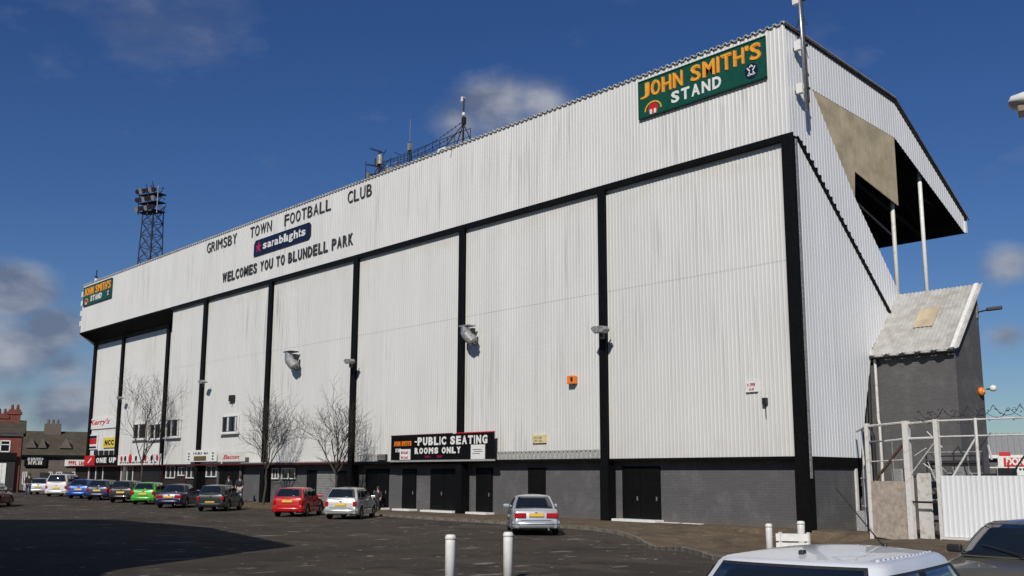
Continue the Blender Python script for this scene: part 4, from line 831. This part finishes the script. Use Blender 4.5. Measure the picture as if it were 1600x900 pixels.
    g = lambda nm_, side, a0, a1, h0, h1: MB().grid(pm_(side, a0, a1, h0, h1, .007)).build(nm_, m_cglass, t, smooth=True, solid=.006)
    rub = lambda side, a0, a1, h0, h1: MB().grid(pm_(side, a0, a1, h0, h1, .003)).build('window_seal', m_trim, t, smooth=True)
    g('windscreen', 'front', -.93, .93, .06, .90); rub('front', -.97, .97, .03, .93)
    rh = .12 if kind != 'hatch' else .2
    g('rear_window', 'rear', -.88, .88, rh, .88); rub('rear', -.93, .93, rh-.04, .91)
    for s_ in ('left', 'right'):
        rub(s_, .05, .95, .06, .84)
        if kind == 'mpv': cuts = ((.08, .40), (.43, .68), (.71, .93))
        elif kind == 'saloon': cuts = ((.10, .50), (.53, .84))
        elif L < 3.9: cuts = ((.12, .56), (.60, .90))
        else: cuts = ((.10, .46), (.49, .76), (.80, .92))
        for a0, a1 in cuts: g('side_window', s_, a0, a1, .10, .80)
    if door_open:
        M_ = Matrix.Translation((L*.16, hW*.95, 0)) @ Matrix.Rotation(math.radians(-62), 4, 'Z')
        d_ = MB().box((-1.0, 0, .3), (0, .06, zbelt), M_).build('open_door', P_, t, bevel=.03); MB().box((-.9, .0, zbelt+.0), (-.15, .03, H-.1), M_).build('door_glass', m_cglass, d_)
    # wheels
    for a in ax:
        for s_ in (1, -1):
            M_ = Matrix.Translation((a, s_*(hW-.11), wr)) @ Matrix.Rotation(-s_*math.pi/2, 4, 'X')
            wh = MB().lathe([(wr*.60, -.09), (wr*.97, -.09), (wr, -.06), (wr, .06), (wr*.97, .09), (wr*.62, .09)], n=24, M=M_).build('wheel', m_tyre, t, smooth=False)
            MB().lathe([(wr*.60, .06), (wr*.60, .095), (wr*.5, .085), (wr*.15, .10), (0.01, .10)], n=12, M=M_).build('rim', m_rim, wh)
    bc = P_ if bump_col is None else bump_col
    def endbar(x, z0_, z1_, wf, d, nm_, mm, s_):   # curved bar across an end
        rows = []
        for i in range(13):
            a = -1+i/6; yy = a*hW*wf; xx = x+s_*(d-.16*a**4*1.0); rows.append([(xx-s_*.10, yy, z0_), (xx, yy, z0_), (xx+s_*.02, yy, (z0_+z1_)/2), (xx, yy, z1_), (xx-s_*.10, yy, z1_)])
        MB().grid(rows).build(nm_, mm, t, smooth=True, fixn=True)
    endbar(-hL, .26, .50, .97, .05, 'rear_bumper', bc, -1); endbar(hL, .24, .48, .97, .04, 'front_bumper', bc, 1)
    endbar(-hL, .385, .405, .975, .075, 'bumper_strip', m_trim, -1)
    zl = (.58, .80) if kind == 'saloon' else (.60, .86)
    for s_ in (1, -1):
        wl_ = .42 if kind == 'saloon' else .16
        y0_, y1_ = sorted((s_*hW*.90, s_*(hW*.90-wl_))); MB().box((-hL-.025, y0_, zl[0]+.02), (-hL+.14, y1_, zl[1]-.02)).build('tail_light', m_tail, t, bevel=.03)
        y0_, y1_ = sorted((s_*hW*.86, s_*(hW*.86-.32))); MB().box((hL-.16, y0_, .56), (hL-.015, y1_, .69)).build('headlight', m_head, t, bevel=.03)
        MB().box((L*.17, min(s_*hW*.93, s_*(hW+.17)), zbelt+.0), (L*.17+.09, max(s_*hW*.93, s_*(hW+.17)), zbelt+.12)).build('door_mirror', m_trim if bump_col else P_, t, bevel=.025)
        for xx in ((L*.01,) if L < 3.9 else (L*.01, -L*.19)): MB().box((xx, min(s_*hW*.985, s_*(hW+.012)), zbelt-.14), (xx+.16, max(s_*hW*.985, s_*(hW+.012)), zbelt-.11)).build('door_handle', m_trim, t)
        for xx in (L*.20, -L*.06): MB().box((xx, min(s_*hW*.99, s_*(hW+.003)), .27), (xx+.012, max(s_*hW*.99, s_*(hW+.003)), zbelt-.12)).build('door_gap', m_trim, t)
        MB().box((ax[0]+wr+.1, min(s_*hW*.98, s_*(hW+.02)), .48), (ax[1]-wr-.1, max(s_*hW*.98, s_*(hW+.02)), .53)).build('rubbing_strip', m_trim, t)
    MB().box((-hL-.035, -.26, .62 if plate is None else plate), (-hL+.02, .26, .73 if plate is None else plate+.11)).build('number_plate', m_plate, t)
    MB().box((-hL-.012, -hW*.62, zl[0]-.06), (-hL+.05, hW*.62, zl[0]-.045)).build('boot_gap', m_trim, t); MB().box((-hL-.03, -.05, zl[1]-.02), (-hL+.02, .05, zl[1]+.01)).build('boot_badge', m_alu, t)
    MB().box((hL-.03, -.26, .33), (hL+.06, .26, .44)).build('number_plate', m_platew, t)
    MB().box((hL-.06, -.35, .50), (hL+.003, .35, .60)).build('grille', m_trim, t, bevel=.01)
    MB().tube((-hL-.06, -hW*.5, .22), (-hL+.2, -hW*.5, .24), .035).build('exhaust_pipe', m_alu, t)
    return t
def car_at(px, py, off, z, ang, col, label, **k):
    """px,py: where the middle of the car's rear meets the ground"""
    L = k.get('L', 4.0); P = atZ(px, py, z); a = math.radians(ang); c = Vector((P.x+math.cos(a)*L/2, P.y+math.sin(a)*L/2)); return car((c.x, c.y, G(c.x, c.y)), a, col, label, **k)
gp = 'cars parked in front of the stand'
cars = [
 car_at(838, 837, 0, 0, 142, (.50, .53, .55), 'silver four door saloon with red tail lights, parked alone before grey wall', kind='saloon', L=4.5, W=1.72, H=1.40, plate=.66, metal=.5),
 car_at(531, 812, 0, 0, 132, (.56, .58, .58), 'silver hatchback parked right of the red car', L=3.9, W=1.68, H=1.50, metal=.5, plate=.64),
 car_at(448, 808, 0, 0, 133, (.48, .006, .01), 'bright red hatchback parked left of the silver hatchback', L=3.9, W=1.66, H=1.46, plate=.72, metal=.1),
 car_at(327, 797, 0, .1, 138, (.004, .012, .011), 'dark green hatchback near the grey pier', L=4.2, W=1.70, H=1.48, bump_col=m_trim, plate=.45),
 car_at(262, 792, 0, .15, 139, (.008, .012, .05), 'navy blue saloon between the lime green and dark green cars', kind='saloon', L=4.4, W=1.72, H=1.42),
 car_at(222, 787, 0, .2, 140, (.06, .36, .03), 'small lime green hatchback', L=3.7, W=1.62, H=1.42, metal=.05),
 car_at(187, 784, 0, .25, 141, (.010, .008, .008), 'black hatchback with orange plate left of the lime green car', L=4.0, W=1.68, H=1.45),
 car_at(150, 781, 0, .28, 142, (.014, .024, .06), 'dusky slate blue hatchback next to the bright blue car', L=4.0, W=1.66, H=1.42),
 car_at(121, 779, 0, .3, 143, (.012, .07, .32), 'bright blue hatchback right of the white people carrier', L=3.8, W=1.66, H=1.42, metal=.3),
 car_at(86, 776, 0, .3, 143, (.66, .62, .60), 'white people carrier with dark rear window, tallest car in the row', kind='mpv', L=4.5, W=1.8, H=1.78, metal=.1)]
for c_ in cars: c_['group'] = gp
c_ = car_at(58, 773, 0, .3, 150, (.52, .54, .55), 'pale silver car with a door open beside the standing person', L=3.9, W=1.66, H=1.42, metal=.4, door_open=True); c_['group'] = gp
P = atZ(-16, 790, .2); c_ = car((P.x, P.y, G(P.x, P.y)), math.radians(150), (.16, .006, .01), 'dark red car cut off by the left edge', L=4.1, W=1.7, H=1.44, bump_col=m_trim)
# foreground cars
c_ = car((18.30, -26.91, 0), math.radians(101.5), (.68, .70, .73), 'white hatchback roof and dark rear window in the near foreground', L=3.6, W=1.64, H=1.55, metal=.0, hi=True, wtop=.76, bump_col=m_trim)
MB().tube((.05, -.22, 1.515), (-.45, -.02, 2.0), .007, .003, 6).build('aerial', m_trim, c_); MB().lathe([(.025, 0), (.015, .05)], (.05, -.22, 1.51), 8).build('aerial_base', m_trim, c_); MB().box((-1.18, -.02, 1.52), (-1.11, .02, 1.555)).build('washer_jet', m_trim, c_, bevel=.008)
P1 = Vector((15.75, -17.55, 0)); c_ = car((P1.x, P1.y, 0), math.radians(-88), (.16, .15, .115), 'olive grey car seen front-on at bottom right corner', L=4.3, W=1.74, H=1.43, metal=.45, hi=True, bump_col=m_trim)
MB().tube((1.2, .35, .93), (.95, -.4, 1.06), .012).build('wiper', m_trim, c_)
# ------------------------------------------------------------------ people
def skin(name, verts, edges, radii, mt, parent, root=0, sub=1):
    me = bpy.data.meshes.new(name); me.from_pydata(verts, edges, []); me.materials.append(mt); o = bpy.data.objects.new(name, me); sc.collection.objects.link(o); o.parent = parent
    m1 = o.modifiers.new('sk', 'SKIN'); m1.use_smooth_shade = True
    lay = me.skin_vertices[0] if me.skin_vertices else None
    if lay is None:
        import bmesh
        bm = bmesh.new(); bm.from_mesh(me); bm.verts.layers.skin.verify(); bm.to_mesh(me); bm.free(); lay = me.skin_vertices[0]
    for i, r in enumerate(radii): lay.data[i].radius = r if isinstance(r, tuple) else (r, r)
    for v in lay.data: v.use_root = False
    lay.data[root].use_root = True
    q = o.modifiers.new('ss', 'SUBSURF'); q.levels = sub; q.render_levels = sub; return o
def person(loc, rz, label, sit=False, top=m_cloth, legs=m_jean, h=1.74, arm=0.):
    t = thing('person', loc, label, 'person', rz); k = h/1.74
    hip = .93 if not sit else .50
    V = {'pel': (0, 0, hip), 'waist': (0, 0, hip+.18), 'chest': (.02, 0, hip+.40), 'neck': (.03, 0, hip+.56), 'chin': (.05, 0, hip+.63), 'head': (.05, 0, hip+.72), 'crown': (.04, 0, hip+.81)}
    for s_, n_ in ((1, 'l'), (-1, 'r')):
        V['sh'+n_] = (.02, .17*s_, hip+.50); V['el'+n_] = (.02+.10*arm, .25*s_, hip+.24); V['wr'+n_] = (.10+.25*arm, .24*s_, hip+.02+.25*arm); V['ha'+n_] = (.13+.28*arm, .235*s_, hip-.08+.26*arm)
        V['fi'+n_] = (.15+.31*arm, .225*s_, hip-.15+.26*arm); V['th'+n_] = (.18+.28*arm, .20*s_, hip-.08+.26*arm)
        if not sit: V['hp'+n_] = (0, .09*s_, hip-.05); V['kn'+n_] = (.03, .11*s_, .50); V['an'+n_] = (-.02, .12*s_, .09); V['to'+n_] = (.15, .14*s_, .04)
        else: V['hp'+n_] = (.05, .10*s_, hip-.04); V['kn'+n_] = (.42, .16*s_, .50); V['an'+n_] = (.40, .14*s_, .09); V['to'+n_] = (.55, .15*s_, .04)
    R_ = {'pel': .13, 'waist': .12, 'chest': .135, 'neck': .055, 'chin': .07, 'head': .10, 'crown': .07}
    for n_ in 'lr': R_.update({'sh'+n_: .06, 'el'+n_: .045, 'wr'+n_: .03, 'ha'+n_: .038, 'fi'+n_: .018, 'th'+n_: .014, 'hp'+n_: .09, 'kn'+n_: .06, 'an'+n_: .04, 'to'+n_: .035})
    E_ = [('pel', 'waist'), ('waist', 'chest'), ('chest', 'neck'), ('neck', 'chin'), ('chin', 'head'), ('head', 'crown')]
    for n_ in 'lr': E_ += [('chest', 'sh'+n_), ('sh'+n_, 'el'+n_), ('el'+n_, 'wr'+n_), ('wr'+n_, 'ha'+n_), ('ha'+n_, 'fi'+n_), ('ha'+n_, 'th'+n_), ('pel', 'hp'+n_), ('hp'+n_, 'kn'+n_), ('kn'+n_, 'an'+n_), ('an'+n_, 'to'+n_)]
    def mk(name, keys, mt, grow=0., root='pel'):
        ks_ = list(keys); ix = {a: i for i, a in enumerate(ks_)}; skin(name, [tuple(c*k for c in V[a]) for a in ks_], [(ix[a], ix[b_]) for a, b_ in E_ if a in ix and b_ in ix], [R_[a]*k+grow for a in ks_], mt, t, ix[root])
    mk('body', V.keys(), m_skin)
    mk('jacket', ['waist', 'pel', 'chest', 'shl', 'ell', 'wrl', 'shr', 'elr', 'wrr'], top, .022, 'chest'); mk('trousers', ['pel', 'hpl', 'knl', 'anl', 'hpr', 'knr', 'anr'], legs, .018)
    for s_, n_ in ((1, 'l'), (-1, 'r')): a_ = Vector(V['an'+n_])*k; MB().box((a_.x-.08, a_.y-.05, 0), (a_.x+.20, a_.y+.05, .09)).build('shoe', m_trim, t, bevel=.03)
    c_ = Vector(V['head'])*k; MB().lathe([(.02, .135), (.07, .12), (.11, .06), (.118, .0), (.10, -.05)], (c_.x-.022, c_.y, c_.z), 14).build('hair', m_hair, t, smooth=True)
    for s_ in (1, -1): MB().lathe([(.004, -.008), (.012, 0), (.004, .008)], (c_.x+.098, s_*.035, c_.z+.005), 8).build('eye', m_trim, t)
    MB().prism([(c_.x+.09, c_.z+.01), (c_.x+.128, c_.z-.03), (c_.x+.09, c_.z-.035)], -.013, .013, 'Y').build('nose', m_skin, t); MB().box((c_.x+.085, -.025, c_.z-.068), (c_.x+.1, .025, c_.z-.058)).build('mouth', m_mar, t)
    return t
P = atZ(43, 777, .3); person((P.x, P.y, .3), math.radians(-20), 'person in dark clothes standing at the open door of pale silver car', h=1.78, arm=.3)
P = atY(356, 790, -1.6); person((P.x, -1.6, G(P.x, -1.6)+.1), math.radians(-60), 'person in dark coat standing behind the dark green car, left of the pair', top=m_cloth, h=1.70)
P = atY(373, 790, -1.3); person((P.x, -1.3, G(P.x, -1.3)+.1), math.radians(-35), 'person with pale trousers standing beside the grey pier', top=m_cloth, legs=m_pale, h=1.75, arm=.5)
P = atY(588, 798, -.35); person((P.x, -.25, .1), math.radians(-50), 'person in dark clothes sitting in a black doorway right of the silver hatchback', sit=True, top=m_cloth, legs=m_cloth, arm=.7)
MB().box((0, 0, 0), (.01, .01, .01))
st_ = thing('doorway_crate', (P.x-.2, -.42, .1), 'low dark crate in the black doorway used as a seat', 'crate'); MB().box((-.05, -.12, 0), (.42, .42, .30)).build('crate_body', m_trim, st_, bevel=.01); MB().box((-.07, -.14, .30), (.44, .44, .34)).build('crate_lid', m_trim, st_)
# ------------------------------------------------------------------ left background: red house, terrace, shops
def frame_at(px, py, D, z=0): p_ = atD(px, py, D); return Vector((p_.x, p_.y, z))
view = math.atan2(CAM.y-frame_at(60, 700, 140).y, CAM.x-frame_at(60, 700, 140).x)   # direction back to the viewer
def bgz(py, D): return atD(60, py, D).z
D1 = 112.; p0 = frame_at(33, 700, D1); rz = view+math.pi/2; s1 = D1/1560
# local frame: x to the viewer's right, -y toward the viewer
def loc2(px, D): return (px-33)*D/1600
hs_ = thing('red_brick_house', p0, 'red brick house with two chimneys and shopfront at left edge', 'house', rz)
zt = bgz(686, D1)+.5; zrg = bgz(664, D1); w_ = 16.
MB().box((-w_, 0, -.5), (0, 9, zt)).build('wall', m_rbrick, hs_); rf_ = MB().prism([(-.5, zt), (4.5, zrg+.6), (9.5, zt)], -w_-.3, .25).build('roof', m_tile, hs_, fixn=True)
MB().box((-w_, -.12, zt-.25), (.1, -.01, zt)).build('gutter', m_white, hs_)
for px in (20, 4):
    x = loc2(px, D1); zc_ = bgz(637 if px == 20 else 644, D1); ch = MB().box((x-.55, 3.9, zrg-1.2), (x+.55, 5.1, zc_)).build('chimney', m_rbrick, rf_); 
    MB().box((x-.68, 3.8, zc_-.5), (x+.68, 5.2, zc_-.2)).build('chimney_band', m_rbrick, hs_)
    for dx in (-.25, .25): MB().lathe([(.14, 0), (.16, .1), (.11, .5)], (x+dx, 4.5, zc_), 10).build('chimney_pot', mat('terracotta', (.15, .05, .03), .8), hs_)
def win(parent, x0, x1, z0, z1, y=0.):
    fr = MB(); t_ = .1
    for b in (((x0, z0), (x1, z0+t_)), ((x0, z1-t_), (x1, z1)), ((x0, z0), (x0+t_, z1)), ((x1-t_, z0), (x1, z1)), (((x0+x1)/2-t_/2, z0), ((x0+x1)/2+t_/2, z1)), ((x0, z0+(z1-z0)*.6), (x1, z0+(z1-z0)*.6+t_*.8))): fr.box((b[0][0], y-.08, b[0][1]), (b[1][0], y-.02, b[1][1]))
    o = fr.build('window', m_white, parent); MB().box((x0+.02, y-.015, z0+.02), (x1-.02, y-.005, z1-.02)).build('pane', m_glass, o)
win(hs_, loc2(4, D1)-.6, loc2(18, D1)+.1, bgz(707, D1), bgz(687, D1)-.1)
win(hs_, loc2(-22, D1), loc2(-8, D1), bgz(707, D1), bgz(687, D1)-.1)
sf = MB().box((-w_+.2, -.35, 0), (-.4, -.02, bgz(718, D1))).build('shopfront', m_trim, hs_); MB().box((-w_+.2, -.5, bgz(720, D1)), (-.3, -.36, bgz(713, D1)+.3)).build('shop_fascia', m_black, hs_)
for px in (1, 9, 14): x = loc2(px, D1); MB().box((x-.22, -.42, .3), (x+.18, -.36, bgz(724, D1))).build('shop_post', m_white, hs_)
MB().box((loc2(3, D1), -.41, .9), (loc2(8, D1), -.36, bgz(727, D1))).build('window_display', m_yel, hs_)
D2 = 128.; p0 = frame_at(36, 700, D2); tr_ = thing('shop_terrace', p0, 'low dark roofed terrace of shops behind the parked cars at left', 'terrace', rz)
def l2(px): return (px-36)*D2/1600
zt = bgz(711, D2); zrg = bgz(671, D2)
MB().box((-2, 0, -.5), (l2(150), 10, zt)).build('wall', m_bbrick, tr_); MB().box((-2, -.14, zt-.2), (l2(150), -.02, zt+.02)).build('gutter', m_strip, tr_)
rf_ = MB().prism([(-.6, zt), (5, zrg), (10.5, zt)], -2.2, l2(150)).build('roof', m_tile, tr_, fixn=True)
x = l2(72); MB().box((x-.9, 4.2, zrg-1), (x+.9, 5.6, bgz(659, D2))).build('chimney', m_bbrick, rf_)
for dx in (-.5, 0, .5): MB().lathe([(.16, 0), (.13, .5)], (x+dx, 4.9, bgz(659, D2)), 8).build('chimney_pot', m_bbrick, tr_)
for px, w2, lab in ((46, 1.1, ''), (90, 1.3, ''), (60, .9, '')):
    x = l2(px); z = zt+1.0; MB().prism([(x-w2/2, z-.2), (x+w2/2, z-.2), (x, z+.9)], .6, 2.2, 'Y').build('dormer', m_bbrick, tr_, fixn=True)
for a, b_ in ((38, 44), (70, 76), (80, 88), (100, 108), (112, 120)): win(tr_, l2(a), l2(b_), .9, bgz(737, D2), 0)
for px in (66, 96): x = l2(px); MB().box((x-.5, -.1, 0), (x+.5, -.02, 2.2)).build('door', m_trim, tr_)
t = thing('black_shop_sign', p0, 'black shop sign with white lettering under the dark tiled roof', 'sign', rz); MB().box((l2(39), -.25, bgz(729, D2)), (l2(67), -.16, bgz(714, D2))).build('board', m_black, t)
marks(t, l2(43), -.26, bgz(720, D2), l2(63)-l2(43), .42, m_white, 10); marks(t, l2(44), -.26, bgz(726, D2), l2(62)-l2(44), .38, m_white, 6)
t = thing('white_shop_sign', p0, 'long white shop sign with dark lettering behind the white people carrier', 'sign', rz); MB().box((l2(90), -.25, bgz(728, D2)), (l2(127), -.16, bgz(718, D2))).build('board', m_white, t); marks(t, l2(95), -.26, bgz(726, D2), l2(122)-l2(95), .42, m_red, 10)
# ------------------------------------------------------------------ right background: pale shed, red sign
D3 = 85.; p0 = frame_at(1550, 700, D3); v3 = math.atan2(CAM.y-p0.y, CAM.x-p0.x); sh = thing('pale_shed', p0, 'pale corrugated roofed shed beyond the fence at right edge', 'shed', v3+math.pi/2)
def bz(py): return atD(1575, py, D3).z
rs = lambda px: (px-1550)*D3/1500
MB().box((-8, 0, -.5), (14, 8, bz(716))).build('wall', m_gbrick, sh); mb = MB(); rows = [[], []]; x = -8.3
while x < 14:
    for fr, d in ((0, 0), (.45, 0), (.6, 1), (.9, 1)):
        for r_, (y, z) in zip(rows, ((-.4, bz(713)), (5, bz(674)))): r_.append((x+fr*.4, y, z+d*.05))
    x += .4
mb.grid(rows).build('roof_sheet', m_strip, sh, solid=.05); MB().box((-8, -.42, bz(716)), (14, -.3, bz(711))).build('eaves_board', m_white, sh)
MB().box((rs(1562), -.15, 0), (rs(1590), -.05, bz(722))).build('doorway', m_trim, sh)
P = atD(1600, 744, 60); t = thing('red_white_sign', (P.x, P.y, 0), 'white sign with red header band above the fence at right edge', 'sign', v3+math.pi/2); k = 60/1560; 
bz2 = lambda py: atD(1600, py, 60).z
MB().box((-30*k, -.05, bz2(743)), (22*k, 0, bz2(713))).build('board', m_white, t); MB().box((-23*k, -.07, bz2(729)), (20*k, -.052, bz2(715))).build('header_band', m_red, t)
line(t, 'DON', -20*k, -.074, bz2(727), 22*k, 10*k, m_white, .05); marks(t, -22*k, -.056, bz2(735), 34*k, 3*k, m_green, 8); marks(t, -22*k, -.056, bz2(741), 28*k, 3*k, m_green, 5)
for x in (-24*k, 16*k): MB().box((x, 0.002, 0), (x+.08, .08, bz2(714))).build('post', m_grey, t)
MB().box((-28*k, .1, bz2(712)), (-14*k, .8, bz2(706))).build('red_cap', m_red, t)
t = thing('red_trolley_frame', (atD(1560, 740, 55).x, atD(1560, 740, 55).y, 0), 'red and white steel frame behind the fence next to the red headed sign', 'frame', v3+math.pi/2)
for x in (-.9, -.45, 0, .45): MB().tube((x, 0, 0), (x, 0, 2.6+.2*math.sin(x*5)), .05).build('upright', m_red if x in (-.45, .45) else m_whited, t)
for z in (1.6, 2.1, 2.5): MB().tube((-.9, 0, z), (.5, 0, z), .04).build('rail', m_whited, t)
MB().box((-.1, .1, 0), (.8, .8, 2.4)).build('dark_bin', m_trim, t)
# ------------------------------------------------------------------ corner pub behind the photographer's left: casts the long shadow
pub = thing('corner_pub', (-20, -40, 0), 'flat roofed brick corner building whose shadow crosses the car park', 'building')
Hb = 11.0; k = Hb/math.tan(EL); sx, sy = -math.sin(AZ)*k, math.cos(AZ)*k
shp = [(atZ(0, 812), 0), (atZ(180, 812), 0), (atZ(330, 825), 0), (atZ(460, 853), 0), (atZ(250, 878), 0), (atZ(190, 886), 0)]
pl = [(p_.x-sx+20, p_.y-sy+40) for p_, _ in shp]; lx, ly = pl[-1]
pl += [(lx+3.2, ly-2.0), (lx+3.2, ly-12), (pl[0][0]-1.0, ly-12)]
MB().prism(pl, -.5, Hb-.4, 'Z').build('wall', m_rbrick, pub, fixn=True)
cx_ = sum(a for a, _ in pl)/len(pl); cy_ = sum(b for _, b in pl)/len(pl); MB().prism([(cx_+(a-cx_)*1.004, cy_+(b-cy_)*1.004) for a, b in pl], Hb-.4, Hb, 'Z').build('parapet', m_strip, pub, fixn=True)
